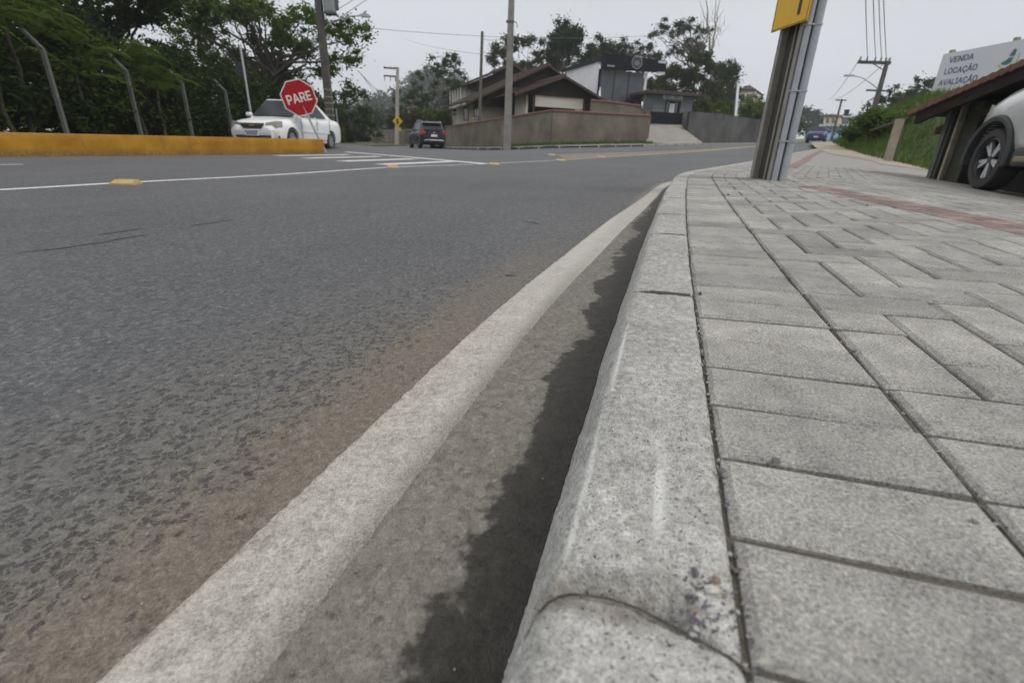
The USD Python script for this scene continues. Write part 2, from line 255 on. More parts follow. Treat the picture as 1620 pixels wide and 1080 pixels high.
n, l = ST({'n1': ('noise_texture', {'scale': 2.2, 'detail': 6., 'roughness': .65}), 'n2': ('noise_texture', {'scale': 28., 'detail': 4., 'roughness': .7}), 'mp': ('mapping', {'scale': (7., .5, 1.)}), 'n3': ('noise_texture', {'scale': 1., 'detail': 4., 'roughness': .6}),
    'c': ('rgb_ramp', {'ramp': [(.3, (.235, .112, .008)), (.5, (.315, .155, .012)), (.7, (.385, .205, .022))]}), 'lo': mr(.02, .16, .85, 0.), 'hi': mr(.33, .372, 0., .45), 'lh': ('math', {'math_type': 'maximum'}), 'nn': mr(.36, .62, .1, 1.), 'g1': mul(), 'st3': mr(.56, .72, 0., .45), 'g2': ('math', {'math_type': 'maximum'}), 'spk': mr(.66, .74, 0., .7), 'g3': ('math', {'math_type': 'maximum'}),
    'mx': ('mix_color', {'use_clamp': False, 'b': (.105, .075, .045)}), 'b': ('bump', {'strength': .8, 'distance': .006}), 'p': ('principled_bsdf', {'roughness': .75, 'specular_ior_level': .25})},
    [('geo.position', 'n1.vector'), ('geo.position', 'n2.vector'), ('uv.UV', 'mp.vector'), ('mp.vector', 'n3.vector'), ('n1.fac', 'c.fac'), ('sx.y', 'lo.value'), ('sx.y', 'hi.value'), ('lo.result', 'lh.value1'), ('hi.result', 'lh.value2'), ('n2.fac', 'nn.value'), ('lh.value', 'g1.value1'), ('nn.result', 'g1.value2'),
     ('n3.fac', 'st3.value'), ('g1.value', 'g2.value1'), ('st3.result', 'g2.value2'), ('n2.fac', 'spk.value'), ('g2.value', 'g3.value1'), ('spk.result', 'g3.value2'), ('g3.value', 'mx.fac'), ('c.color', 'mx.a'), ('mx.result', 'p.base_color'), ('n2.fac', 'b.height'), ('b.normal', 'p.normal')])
mat('barrier_paint', n, l)
paint('white_paint_road', (.50, .50, .49), (.66, .66, .65), .36)
paint('yellow_paint_road', (.42, .30, .12), (.52, .38, .17), .42)
# concrete with pores; u, v on the kerb carry the chalky streaks
n, l = ST({'nf': ('noise_texture', {'scale': 520., 'detail': 2., 'roughness': .8}), 'nm': ('noise_texture', {'scale': 24., 'detail': 6., 'roughness': .7}), 'nl': ('noise_texture', {'scale': 4., 'detail': 4.}),
    'vp': ('noise_texture', {'scale': 330., 'detail': 2., 'roughness': .6}), 'ng': ('noise_texture', {'scale': 105., 'detail': 3., 'roughness': .75}), 'mg': ('mix_float', {'fac': .48}), 'mf': ('mix_float', {'fac': .22}), 'c': ('rgb_ramp', {'ramp': [(.33, (.10, .097, .088)), (.43, (.245, .242, .228)), (.52, (.365, .362, .347)), (.63, (.56, .557, .54))]}),
    'pore': mr(.29, .38, 1., 0.), 'pn': mr(.42, .6, .25, .95), 'pm': mul(), 'mp': ('mix_color', {'blend_type': 'multiply', 'use_clamp': False, 'b': (.36, .35, .33)}),
    'lv': mr(.3, .7, .88, 1.1, 'linear'), 'm1': ('mix_color', {'blend_type': 'multiply', 'fac': 1., 'use_clamp': False}),
    's1': ('math', {'math_type': 'subtract', 'value2': -.113}), 's1a': ('math', {'math_type': 'absolute'}), 's1m': mr(.001, .006, 1., 0.),
    's2': ('math', {'math_type': 'subtract', 'value2': -.052}), 's2a': ('math', {'math_type': 'absolute'}), 's2m': mr(.001, .008, .85, 0.), 'sm': ('math', {'math_type': 'maximum'}), 's2t': mr(.27, .34, 0., 1.), 's2e': mr(.55, .8, 1., 0.), 's2f': mul(), 's2u': mul(),
    'str': ('mapping', {'scale': (30., 2.2, 1.)}), 'ns': ('noise_texture', {'scale': 1., 'detail': 4.}), 'nsr': mr(.48, .66, 0., .8), 'smm': mul(), 'chalk': mixc(), 'ty1': mr(.212, .226, 0., 1.), 'ty2': mr(.240, .262, 1., 0.), 'tx1': mr(-.135, -.115, 0., 1.), 'tx2': mr(-.045, -.02, 1., 0.), 'tm1': mul(), 'tm2': mul(), 'tm3': mul(), 'tm4': mul(), 'tn': mr(.38, .58, .15, .8), 'grime': ('mix_color', {'use_clamp': False, 'b': (.15, .132, .108)}),
    'b': ('bump', {'strength': 1., 'distance': .0045}), 'b2': ('bump', {'strength': 1., 'distance': .004}), 'p': ('principled_bsdf', {'roughness': .85, 'specular_ior_level': .25})},
    [('geo.position', 'nf.vector'), ('geo.position', 'nm.vector'), ('geo.position', 'nl.vector'), ('geo.position', 'vp.vector'), ('geo.position', 'ng.vector'), ('nf.fac', 'mg.a'), ('ng.fac', 'mg.b'), ('mg.result', 'mf.a'), ('nm.fac', 'mf.b'), ('mf.result', 'c.fac'),
     ('vp.fac', 'pore.value'), ('nm.fac', 'pn.value'), ('pore.result', 'pm.value1'), ('pn.result', 'pm.value2'), ('pm.value', 'mp.fac'), ('c.color', 'mp.a'), ('nl.fac', 'lv.value'), ('mp.result', 'm1.a'), ('lv.result', 'm1.b'),
     ('sx.x', 's1.value1'), ('s1.value', 's1a.value1'), ('s1a.value', 's1m.value'), ('sx.x', 's2.value1'), ('s2.value', 's2a.value1'), ('s2a.value', 's2m.value'), ('sx.y', 's2t.value'), ('sx.y', 's2e.value'), ('s2t.result', 's2f.value1'), ('s2e.result', 's2f.value2'), ('s2m.result', 's2u.value1'), ('s2f.value', 's2u.value2'), ('s1m.result', 'sm.value1'), ('s2u.value', 'sm.value2'),
     ('uv.UV', 'str.vector'), ('str.vector', 'ns.vector'), ('ns.fac', 'nsr.value'), ('sm.value', 'smm.value1'), ('nsr.result', 'smm.value2'), ('smm.value', 'chalk.fac'), ('m1.result', 'chalk.a'),
     ('sx.y', 'ty1.value'), ('sx.y', 'ty2.value'), ('sx.x', 'tx1.value'), ('sx.x', 'tx2.value'), ('ty1.result', 'tm1.value1'), ('ty2.result', 'tm1.value2'), ('tx1.result', 'tm2.value1'), ('tx2.result', 'tm2.value2'), ('tm1.value', 'tm3.value1'), ('tm2.value', 'tm3.value2'), ('nm.fac', 'tn.value'), ('tm3.value', 'tm4.value1'), ('tn.result', 'tm4.value2'), ('tm4.value', 'grime.fac'), ('chalk.result', 'grime.a'),
     ('grime.result', 'p.base_color'), ('mf.result', 'b.height'), ('pm.value', 'b2.height'), ('b.normal', 'b2.normal'), ('b2.normal', 'p.normal')])
n['chalk'][1]['b'] = (.74, .74, .73); n['b2'][1]['invert'] = True
mat('kerb_concrete', n, l)
def paver(name, k, tint=(1.06, 1.03, .975)):
    t = np.array(tint)*k
    mat(name, {'geo': ('geometry', {}), 'nf': ('noise_texture', {'scale': 330., 'detail': 3., 'roughness': .8}), 'nm': ('noise_texture', {'scale': 26., 'detail': 5., 'roughness': .6}), 'nl': ('noise_texture', {'scale': 5., 'detail': 4.}), 'mf': ('mix_float', {'fac': .22}),
        'c': ('rgb_ramp', {'ramp': [(.30, .07*t), (.42, .18*t), (.52, .265*t), (.68, .43*t)]}), 'lv': mr(.3, .7, .78, 1.14, 'linear'), 'm1': ('mix_color', {'blend_type': 'multiply', 'fac': 1., 'use_clamp': False}),
        'b': ('bump', {'strength': 1., 'distance': .0014}), 'p': ('principled_bsdf', {'roughness': .88, 'specular_ior_level': .25})},
        [('geo.position', 'nf.vector'), ('geo.position', 'nm.vector'), ('geo.position', 'nl.vector'), ('nf.fac', 'mf.a'), ('nm.fac', 'mf.b'), ('mf.result', 'c.fac'), ('nl.fac', 'lv.value'), ('c.color', 'm1.a'), ('lv.result', 'm1.b'),
         ('m1.result', 'p.base_color'), ('mf.result', 'b.height'), ('b.normal', 'p.normal')])
PV = ['paver_a', 'paver_b', 'paver_c', 'paver_d', 'paver_e']
for nm_, k in zip(PV, (.95, 1.06, 1.14, .86, 1.01)): paver(nm_, k)
RV = ['paver_red_a', 'paver_red_b', 'paver_red_c']
for nm_, k in zip(RV, (.78, .9, .68)): paver(nm_, k, (1.09, .80, .74))
plain('joint_sand', (.062, .056, .047), .95, scale=30., bump=.004, col2=(.13, .118, .10), bscale=300.)
plain('joint_dark', (.030, .027, .023), .95, scale=40., bump=.003, col2=(.075, .067, .057))
plain('kerb_dark', (.030, .030, .033), .9, scale=5., col2=(.07, .07, .075))
plain('kerb_light', (.30, .29, .27), .9, scale=6., col2=(.42, .41, .39))
plain('walk_far', (.19, .182, .17), .9, scale=5., bump=.004, col2=(.29, .28, .265))
plain('sandy_soil', (.24, .205, .16), .95, scale=4., bump=.01, col2=(.36, .32, .26))
plain('soil', (.06, .055, .035), .95, scale=2., bump=.03, col2=(.10, .10, .05))
plain('verge', (.10, .12, .045), .95, scale=3., bump=.03, col2=(.19, .185, .10))
plain('bank_green', (.030, .048, .012), .95, scale=3., bump=.03, col2=(.075, .10, .03))
plain('yellow_wall', (.27, .135, .010), .75, scale=2., bump=.004, col2=(.36, .185, .018), bscale=60., spec=.25)
plain('pole_concrete', (.15, .142, .125), .9, scale=3., bump=.003, col2=(.29, .28, .26), bscale=90.)
plain('pole_dark', (.045, .041, .036), .9, scale=4., bump=.003, col2=(.115, .107, .095), bscale=90.)
plain('pole_recess', (.028, .025, .021), .9, scale=4., bump=.003, col2=(.07, .062, .052), bscale=90.)
plain('wood_dark', (.045, .04, .035), .9, scale=6., col2=(.09, .08, .07))
plain('galvanized', (.33, .345, .36), .45, scale=9., metallic=.55, col2=(.48, .49, .51))
plain('pipe_grey', (.25, .27, .30), .5, scale=9., col2=(.36, .38, .41))
plain('steel_dark', (.10, .10, .105), .6, .3)
plain('sign_yellow', (.56, .33, .010), .45, .08)
plain('sign_back', (.035, .035, .038), .6)
plain('sign_red', (.27, .004, .007), .55, .06, spec=.2)
plain('sign_white', (.56, .53, .53), .5, .05, spec=.3)
plain('black_paint', (.012, .012, .014), .5)
plain('stud_yellow', (.34, .235, .075), .7, .2, col2=(.46, .345, .16))
plain('reflector', (.45, .45, .47), .2)
plain('rubber', (.018, .018, .019), .8, .3)
plain('tyre', (.022, .022, .023), .75, .3, bump=.002, bscale=200.)
plain('hub_silver', (.55, .56, .58), .3, .05, metallic=.8)
plain('hub_dark', (.03, .03, .033), .35, .05)
plain('spoke_bright', (.62, .64, .66), .25, .05, metallic=.75)
plain('car_white', (.66, .67, .68), .3, .02, coat=.3)
plain('car_dark', (.010, .012, .022), .28, .05, spec=.4, coat=.25)
plain('car_blue', (.010, .020, .10), .3, .05, coat=.2)
plain('car_silver', (.40, .405, .40), .28, .04, metallic=.35, coat=.8)
plain('cladding', (.030, .031, .034), .6, .1)
plain('cladding_tan', (.16, .13, .09), .5, .1)
plain('car_glass', (.012, .014, .016), .1, .05, spec=.35)
plain('windshield_glass', (.022, .028, .033), .15, .05, spec=.2)
plain('lamp_clear', (.24, .225, .20), .15, .15, spec=.6)
plain('lamp_red', (.42, .012, .02), .2, .05, coat=.8)
plain('plate_white', (.62, .62, .63), .4); plain('plate_blue', (.03, .07, .30), .4)
plain('chrome', (.7, .7, .7), .15, .02, metallic=1.); plain('gold', (.65, .45, .15), .3, .02, metallic=.8)
def stained(name, ramp, dirt):
    mat(name, {'geo': ('geometry', {}), 'mp': ('mapping', {'scale': (.9, .9, .45)}), 'n1': ('noise_texture', {'scale': 1., 'detail': 6., 'roughness': .62}), 'n2': ('noise_texture', {'scale': .55, 'detail': 5., 'roughness': .6}), 'n3': ('noise_texture', {'scale': 22., 'detail': 4., 'roughness': .7}), 'm': ('mix_float', {'fac': .5}), 'm2': ('mix_float', {'fac': .28}),
        'c': ('rgb_ramp', {'ramp': ramp}), 'd': mr(.54, .72, 0., .6), 'mx': ('mix_color', {'use_clamp': False, 'b': dirt}), 'b': ('bump', {'strength': 1., 'distance': .012}), 'p': ('principled_bsdf', {'roughness': .95, 'specular_ior_level': .2})},
        [('geo.position', 'mp.vector'), ('mp.vector', 'n1.vector'), ('geo.position', 'n2.vector'), ('geo.position', 'n3.vector'), ('n1.fac', 'm.a'), ('n2.fac', 'm.b'), ('m.result', 'm2.a'), ('n3.fac', 'm2.b'), ('m2.result', 'c.fac'), ('n1.fac', 'd.value'), ('d.result', 'mx.fac'), ('c.color', 'mx.a'), ('mx.result', 'p.base_color'), ('n3.fac', 'b.height'), ('b.normal', 'p.normal')])
stained('wall_grime', [(.34, (.060, .052, .042)), (.5, (.145, .128, .104)), (.64, (.235, .212, .178))], (.045, .042, .036))
stained('wall_grey', [(.34, (.035, .035, .036)), (.5, (.080, .080, .082)), (.64, (.135, .136, .138))], (.030, .031, .028))
plain('coping', (.085, .036, .026), .9, scale=6., col2=(.15, .070, .050))
stained('plaster_cream', [(.34, (.32, .29, .24)), (.5, (.45, .415, .355)), (.64, (.54, .50, .44))], (.22, .19, .155))
stained('plaster_white', [(.34, (.50, .51, .52)), (.5, (.64, .65, .67)), (.64, (.72, .73, .75))], (.40, .40, .39))
plain('plaster_grey', (.16, .175, .20), .85, scale=1.2, bump=.003, col2=(.22, .235, .26))
plain('plaster_dark', (.008, .009, .014), .75, scale=2., spec=.15)
plain('blind', (.46, .435, .39), .8, .06, scale=2.)
plain('timber', (.045, .029, .021), .9, scale=6., col2=(.085, .055, .04), spec=.25)
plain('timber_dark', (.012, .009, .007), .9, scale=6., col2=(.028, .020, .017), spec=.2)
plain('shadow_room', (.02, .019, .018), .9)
plain('roof_tile', (.030, .023, .021), .95, scale=3., bump=.01, col2=(.080, .056, .047), bscale=25.)
plain('roof_tile_red', (.075, .036, .025), .95, scale=5., bump=.01, col2=(.19, .095, .065), bscale=40.)
plain('roof_metal', (.45, .47, .50), .5, scale=2.); plain('roof_grey', (.10, .095, .09), .8, scale=2.)
plain('blue_wall', (.10, .22, .40), .6, scale=2., col2=(.16, .30, .48))
plain('house_beige', (.40, .34, .26), .9, scale=2.)
plain('pane_dark', (.03, .035, .04), .1, .1, spec=.8)
plain('shutter_grey', (.055, .062, .07), .3, scale=.9, col2=(.10, .108, .118), spec=.35)
plain('billboard_white', (.50, .515, .54), .5, .04, scale=.6)
plain('print_navy', (.085, .082, .15), .6); plain('print_green', (.035, .12, .11), .6); plain('print_gold', (.42, .36, .22), .6); plain('print_pale', (.22, .20, .26), .6); plain('print_rust', (.36, .20, .13), .6); plain('print_cream', (.55, .48, .33), .6)
plain('post_weathered', (.15, .135, .10), .95, scale=8., bump=.006, col2=(.36, .31, .24), bscale=60.)
plain('post_mossy', (.025, .028, .018), .95, scale=6., bump=.005, col2=(.065, .068, .048))
plain('fence_post', (.055, .06, .055), .95, scale=8., bump=.004, col2=(.13, .135, .125), bscale=60.)
plain('bark', (.035, .030, .024), .95, scale=9., bump=.02, col2=(.075, .066, .055))
plain('bark_pale', (.12, .105, .09), .95, scale=9., bump=.02, col2=(.22, .20, .175))
plain('wire', (.09, .09, .095), .6); plain('wire_pale', (.30, .31, .33), .6)
plain('transformer', (.22, .24, .25), .5, scale=2.)
plain('asphalt_patch', (.045, .045, .047), .8, scale=20., bump=.003, col2=(.078, .078, .081))
plain('pale_asphalt', (.12, .112, .10), .85, scale=3., col2=(.20, .18, .15))
plain('asphalt_far', (.082, .083, .087), .8, scale=3., col2=(.115, .115, .118))
plain('driveway', (.16, .15, .132), .95, scale=2., bump=.01, col2=(.26, .245, .22))
plain('pebble_a', (.20, .20, .205), .8, scale=90., col2=(.36, .35, .34)); plain('pebble_b', (.06, .063, .075), .8, scale=90., col2=(.13, .13, .14)); plain('pebble_c', (.17, .115, .08), .9, scale=90., col2=(.27, .20, .15)); plain('pebble_d', (.36, .34, .30), .9, scale=90., col2=(.5, .48, .44))
leaf('leaf_dark', (.022, .038, .006), (.102, .138, .030), .30); leaf('leaf_mid', (.055, .088, .012), (.20, .245, .052), .38); leaf('leaf_olive', (.036, .047, .009), (.125, .138, .036), .3)
leaf('leaf_blue', (.016, .034, .010), (.058, .095, .030), .22); leaf('leaf_pale', (.04, .05, .026), (.115, .13, .066), .3); leaf('palm_leaf', (.055, .085, .012), (.25, .30, .055), .38)
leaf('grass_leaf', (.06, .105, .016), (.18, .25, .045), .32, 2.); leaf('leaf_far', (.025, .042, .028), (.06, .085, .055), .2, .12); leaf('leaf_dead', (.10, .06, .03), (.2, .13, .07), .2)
plain('hill_soil', (.025, .035, .02), .95, scale=.05)

# ------------------------------------------------------------------ the ground
def axis(*segs):
    out = []
    for a, b, n_ in segs: out += list(np.linspace(a, b, n_, endpoint=False))
    return np.array(out+[segs[-1][1]])
ax_x = axis((-900, -120, 14), (-120, -40, 20), (-40, 60, 60), (60, 140, 20), (140, 900, 14)); ax_y = axis((-300, -10, 10), (-10, 40, 50), (40, 130, 45), (130, 1200, 20))
X, Y = np.meshgrid(ax_x, ax_y, indexing='ij')
struct('ground', grid(np.stack([X, Y, G(X, Y)-.22], -1)), 'soil', True)
# the road: left of the kerb's foot, one sheet over the carriageway, the junction and the side street
su = -np.concatenate([np.linspace(-.03, .5, 54), .5+np.geomspace(.012, 69., 110)])[::-1]
tv = np.concatenate([np.linspace(-2, .1, 22, endpoint=False), np.linspace(.1, 1.6, 150, endpoint=False), 1.6+np.concatenate([[0], np.geomspace(.02, 120, 260)])])
S_, T_ = np.meshgrid(su, tv, indexing='ij')
def relief(x, y, t): return (meshkit.fbm(np.stack([x*45, y*45, x*0], -1), 2, 3)-.5)*.004*np.exp(-np.maximum(t-1.2, 0)*2)
road = drape(S_-KW, T_, 0.)
road[..., 2] += relief(road[..., 0], road[..., 1], T_)
struct('road', grid(road), 'asphalt', True, uv=np.stack([S_, T_], -1).reshape(-1, 2))
def band(name, mat_, c_s, half, t0, t1, n_t, dz=.004, n_s=8, rough=.0, seed=1, kind='structure'):
    """a painted band that follows the kerb; c_s(t) = distance of its middle from the kerb's foot"""
    t = np.linspace(t0, t1, n_t) if n_t else t0; u = np.linspace(-1, 1, n_s)
    c = c_s(t); e = (meshkit.fbm(np.stack([t*160, t*0+seed, t*0], -1), 3, seed)-.5)*rough; e2 = (meshkit.fbm(np.stack([t*160, t*0+seed+7, t*0], -1), 3, seed+1)-.5)*rough
    lo, hi = c-half(t)+e, c+half(t)+e2
    s = lo[None]+(hi-lo)[None]*(u[:, None]+1)/2; tt = np.broadcast_to(t, s.shape)
    P = drape(s-KW, tt, dz); P[..., 2] += relief(P[..., 0], P[..., 1], tt); P[[0, -1], :, 2] -= .006
    return struct(name, grid(P), mat_, True, uv=np.stack([s, tt], -1).reshape(-1, 2), kind=kind)
el = PchipInterpolator([-2, .8, 1.2, 1.9, 2.8, 3.6, 4.7, 6.4, 30], [-.253, -.252, -.245, -.216, -.18, -.138, -.105, -.12, -.15])
band('edge_line', 'edge_paint', el, lambda t: .067-.018*sstep(t, 2.6, 5), -1.5, 30, 3000, rough=.006, n_s=24, dz=.0018)
def line_px(name, mat_, pts, wid, n_=120, dz=.004, per=None):
    """a painted line through points of the road, wid metres wide; per = (dash, gap)"""
    P = np.array([gp(*p)[:2] for p in pts]); d = np.concatenate([[0], np.cumsum(np.linalg.norm(np.diff(P, axis=0), axis=1))])
    fx, fy = PchipInterpolator(d, P[:, 0]), PchipInterpolator(d, P[:, 1])
    runs = [(0, d[-1])] if per is None else [(a, min(a+per[0], d[-1])) for a in np.arange(0, d[-1], sum(per))]
    out = []
    for a, b in runs:
        q = np.linspace(a, b, max(3, int(n_*(b-a)/d[-1]))); x, y = fx(q), fy(q); tx, ty = np.gradient(x), np.gradient(y); L = np.hypot(tx, ty); nx, ny = ty/L, -tx/L
        u = np.linspace(-wid/2, wid/2, 4)
        xx, yy = x[None]+u[:, None]*nx, y[None]+u[:, None]*ny
        out.append(grid(np.stack([xx, yy, G(xx, yy)+dz], -1)))
    return struct(name, cat(out), mat_, True)
line_px('centre_line', 'white_paint_road', [(-60, 304), (0, 301), (170, 291), (420, 278), (620, 265), (770, 259.5), (890, 253.5)], .10)
line_px('lane_dash', 'white_paint_road', [(-60, 262), (36, 260.5)], .10)
line_px('yellow_line', 'yellow_paint_road', [(868, 244.8), (950, 242.8), (1040, 240), (1130, 235.8), (1200, 231)], .12)
line_px('yellow_line', 'yellow_paint_road', [(890, 253.5), (960, 248.8), (1040, 244), (1130, 237.8), (1200, 232)], .12)
_ya, _yb = [np.array([gp(*q)[:2] for q in ps]) for ps in (((880, 245), (950, 243), (1040, 240.4), (1130, 236.2), (1198, 231.4)), ((893, 252.6), (960, 248.2), (1040, 243.6), (1130, 237.5), (1198, 231.8)))]
_u = np.linspace(0, 4, 60); _pa, _pb = [np.stack([np.interp(_u, range(5), P_[:, k]) for k in (0, 1)], 1) for P_ in (_ya, _yb)]; _q = _pa[None]+(_pb-_pa)[None]*np.linspace(0, 1, 4)[:, None, None]
struct('median_strip', grid(np.dstack([_q, G(_q[..., 0], _q[..., 1])+.002])[::-1]), 'pale_asphalt', True)
line_px('island_outline', 'white_paint_road', [(547, 240.6), (620, 246.5), (700, 253.5), (768, 259.6)], .22)
for a, b, w in (((437, 246.8), (553, 245.0), .32), ((482, 250.6), (600, 247.8), .34), ((540, 255.4), (655, 251.6), .36), ((602, 260.6), (716, 255.6), .36)):
    line_px('island_stripe', 'white_paint_road', [a, ((a[0]+b[0])/2, (a[1]+b[1])/2), b], w)
# darker scuffs on the near lane: ragged lens-shaped smears
def scuff(pts, wid, seed):
    P = np.array([gp(*p)[:2] for p in pts]); d = np.concatenate([[0], np.cumsum(np.linalg.norm(np.diff(P, axis=0), axis=1))]); q = np.linspace(0, d[-1], 60)
    x, y = np.interp(q, d, P[:, 0]), np.interp(q, d, P[:, 1]); tx, ty = np.gradient(x), np.gradient(y); L = np.hypot(tx, ty); u = q/d[-1]
    w_ = wid*np.sin(PI*u)**.6*(.15+1.2*meshkit.fbm(np.stack([q*9, q*0+seed, q*0], -1), 3, seed)); o = (meshkit.fbm(np.stack([q*5, q*0+seed, q*0], -1), 3, seed+1)-.5)*wid*1.5
    k = np.linspace(-.5, .5, 3)[:, None]; xx, yy = x+(k*w_+o)*ty/L, y-(k*w_+o)*tx/L; return grid(np.stack([xx, yy, G(xx, yy)+.002], -1))
struct('scuff_mark', cat([scuff(p, w, i) for i, (p, w) in enumerate((([(20, 402), (110, 392), (170, 383), (240, 371)], .055), ([(150, 372), (225, 361)], .04), ([(300, 358), (370, 348)], .03), ([(822, 350), (838, 352), (852, 355)], .03), ([(800, 434), (818, 436)], .02)))]), 'asphalt_patch', True)

# ------------------------------------------------------------------ kerb of separate stones
def kerb_profile(n_top):
    p = [(-.157, -.05), (-.153, .0), (-.144, .045), (-.133, .088), (-.125, .112), (-.119, .1225), (-.111, .1278)]
    p += [(x, .1297) for x in (-.103, -.085, -.06, -.03)] + [(-.010, .1293), (-.003, .127), (0., .121), (0., .06), (0., -.05)]
    p = np.array(p); d = np.concatenate([[0], np.cumsum(np.linalg.norm(np.diff(p, axis=0), axis=1))])
    q = np.linspace(0, d[-1], n_top); return np.stack([np.interp(q, d, p[:, 0]), np.interp(q, d, p[:, 1])], 1)
kerb = thing('kerb', None, None, kind='structure')
joints = [-.75, .243, .962, 1.66, 2.16, 2.86, 3.56, 4.26, 4.8, 5.3, 5.85, 6.5, 7.2]; joints += [joints[-1]+.9*k for k in range(1, 34)]
def skew(s): return np.interp(s, [-.153, -.133, -.107, -.083, -.063, -.043, -.01, 0.], [-.024, -.0193, -.0114, -.0075, -.009, -.0153, -.0257, -.028])      # the broken joint runs aslant
for i in range(len(joints)-1):
    a, b = joints[i]+(.005 if i > 1 else .0015), joints[i+1]-(.006 if i > 0 else .0015)
    near = i < 3; pr = kerb_profile(96 if near else 34 if i < 8 else 20); nl_ = int((b-a)/(.0022 if i < 2 else .0035 if near else .02 if i < 8 else .15))+2
    v = np.linspace(0, 1, nl_); s = np.broadcast_to(pr[:, 0][:, None], (len(pr), nl_)).copy(); z = np.broadcast_to(pr[:, 1][:, None], s.shape).copy()
    ta = a+(skew(s) if i == 1 else 0*s); tb = b+(skew(s) if i == 0 else 0*s); t = ta+(tb-ta)*v[None]
    rng = np.random.default_rng(50+i); off = rng.normal(0, .0014, 2); z += off[0]*.5*(z > .02); s += off[1]
    if i < 8:
        q = np.stack([s*1., t*1., z*1.], -1)
        bump_ = (meshkit.fbm(q*55, 4, 11+i)-.5)*.0045+(meshkit.fbm(q*170, 2, 71+i)-.5)*.0028*(i < 3)+(meshkit.fbm(q*12, 3, 31+i)-.5)*.006
        z += bump_*sstep(z, .02, .1); s -= bump_*(1-sstep(z, .1, .125))*(s < -.1)
        for end, e in ((t-ta, 0), (tb-t, 1)):                      # worn arrises at both ends
            r_ = .007+.011*meshkit.fbm(np.stack([s*60, t*0+i*3+e, z*60], -1), 3, 5); z -= (.008 if i else .003)*np.clip(1-end/r_, 0, 1)**2*(z > .05)
    if i == 1:                                                     # the broken end
        d = t-ta; wob = meshkit.fbm(np.stack([s*70, t*25, z*0], -1), 4, 77)
        depth = .019*np.clip(1-d/(.004+.044*wob), 0, 1)**.75*sstep(s, -.125, -.108)*(1-sstep(s, -.042, -.034))
        depth += .009*np.clip(1-np.abs(s+.036-d*.25)/.0035, 0, 1)*(d < .03)
        z -= depth*sstep(z, .06, .12); z -= (meshkit.fbm(np.stack([s*150, t*150, z*0], -1), 3, 9)-.5)*.012*(depth > .001)
    x, y = KP(s, t); P = np.stack([x, y, G(x, y)+z], -1)
    vv, ff = grid(P[:, ::-1]); n0 = len(vv); ends = []
    for col in (0, nl_-1):
        c_ = P[:, ::-1][:, col].mean(0); base = len(vv); vv = np.vstack([vv, c_[None]]); k = np.arange(len(pr)-1)*nl_+col; k2 = k+nl_
        ff = np.vstack([ff, np.stack([k, k2, np.full(len(k), base)], 1) if col == 0 else np.stack([k2, k, np.full(len(k), base)], 1)])
    uvs = np.vstack([np.stack([s[:, ::-1], t[:, ::-1]], -1).reshape(-1, 2), [[0, 0], [0, 0]]])
    part(kerb, 'kerbstone', (vv, ff), 'kerb_concrete', True, uv=uvs)
    if i == 0:                                                     # the dark crack between the two nearest stones
        jp = kerb_profile(60); js, jz = jp[:, 0], jp[:, 1]-.0010; jt = joints[1]+skew(js)[:, None]+np.array([-.0022, .0010])[None]*(.1+1.5*meshkit.fbm(np.stack([js*120, js*0, js*0], -1), 3, 8)[:, None])
        jx, jy = KP(js[:, None]+0*jt, jt); part(kerb, 'joint', grid(np.stack([jx, jy, G(jx, jy)+jz[:, None]], -1)[:, ::-1]), 'joint_dark', True)
    if i > 0:
        jp = kerb_profile(14); jt = np.array([joints[i+1]-.009, joints[i+1]+.008]); js, jz = jp[:, 0]*.99, jp[:, 1]-.0012
        jx, jy = KP(js[:, None]+0*jt, jt[None]+0*js[:, None]); part(kerb, 'joint', grid(np.stack([jx, jy, G(jx, jy)+jz[:, None]], -1)[:, ::-1]), 'joint_dark', True)

# ------------------------------------------------------------------ sidewalk and its pavers
WALK = KH-.0005                                  # top of the pavers above the road
su = np.concatenate([[-.02, -.004], np.linspace(0.006, 8, 60), np.geomspace(8.3, 14, 8)]); tv = np.concatenate([np.linspace(-2, 12, 100), np.geomspace(12.4, 75, 50)])
S_, T_ = np.meshgrid(su, tv, indexing='ij')
side = struct('sidewalk', grid(drape(S_, T_, WALK-.008)[:, ::-1]), 'joint_sand', True)
S2, T2 = np.meshgrid(su, np.concatenate([np.linspace(9.9, 12, 12), np.geomspace(12.4, 75, 50)]), indexing='ij')
struct('far_sidewalk', grid(drape(S2, T2, WALK-.002)[:, ::-1]), 'walk_far', True)
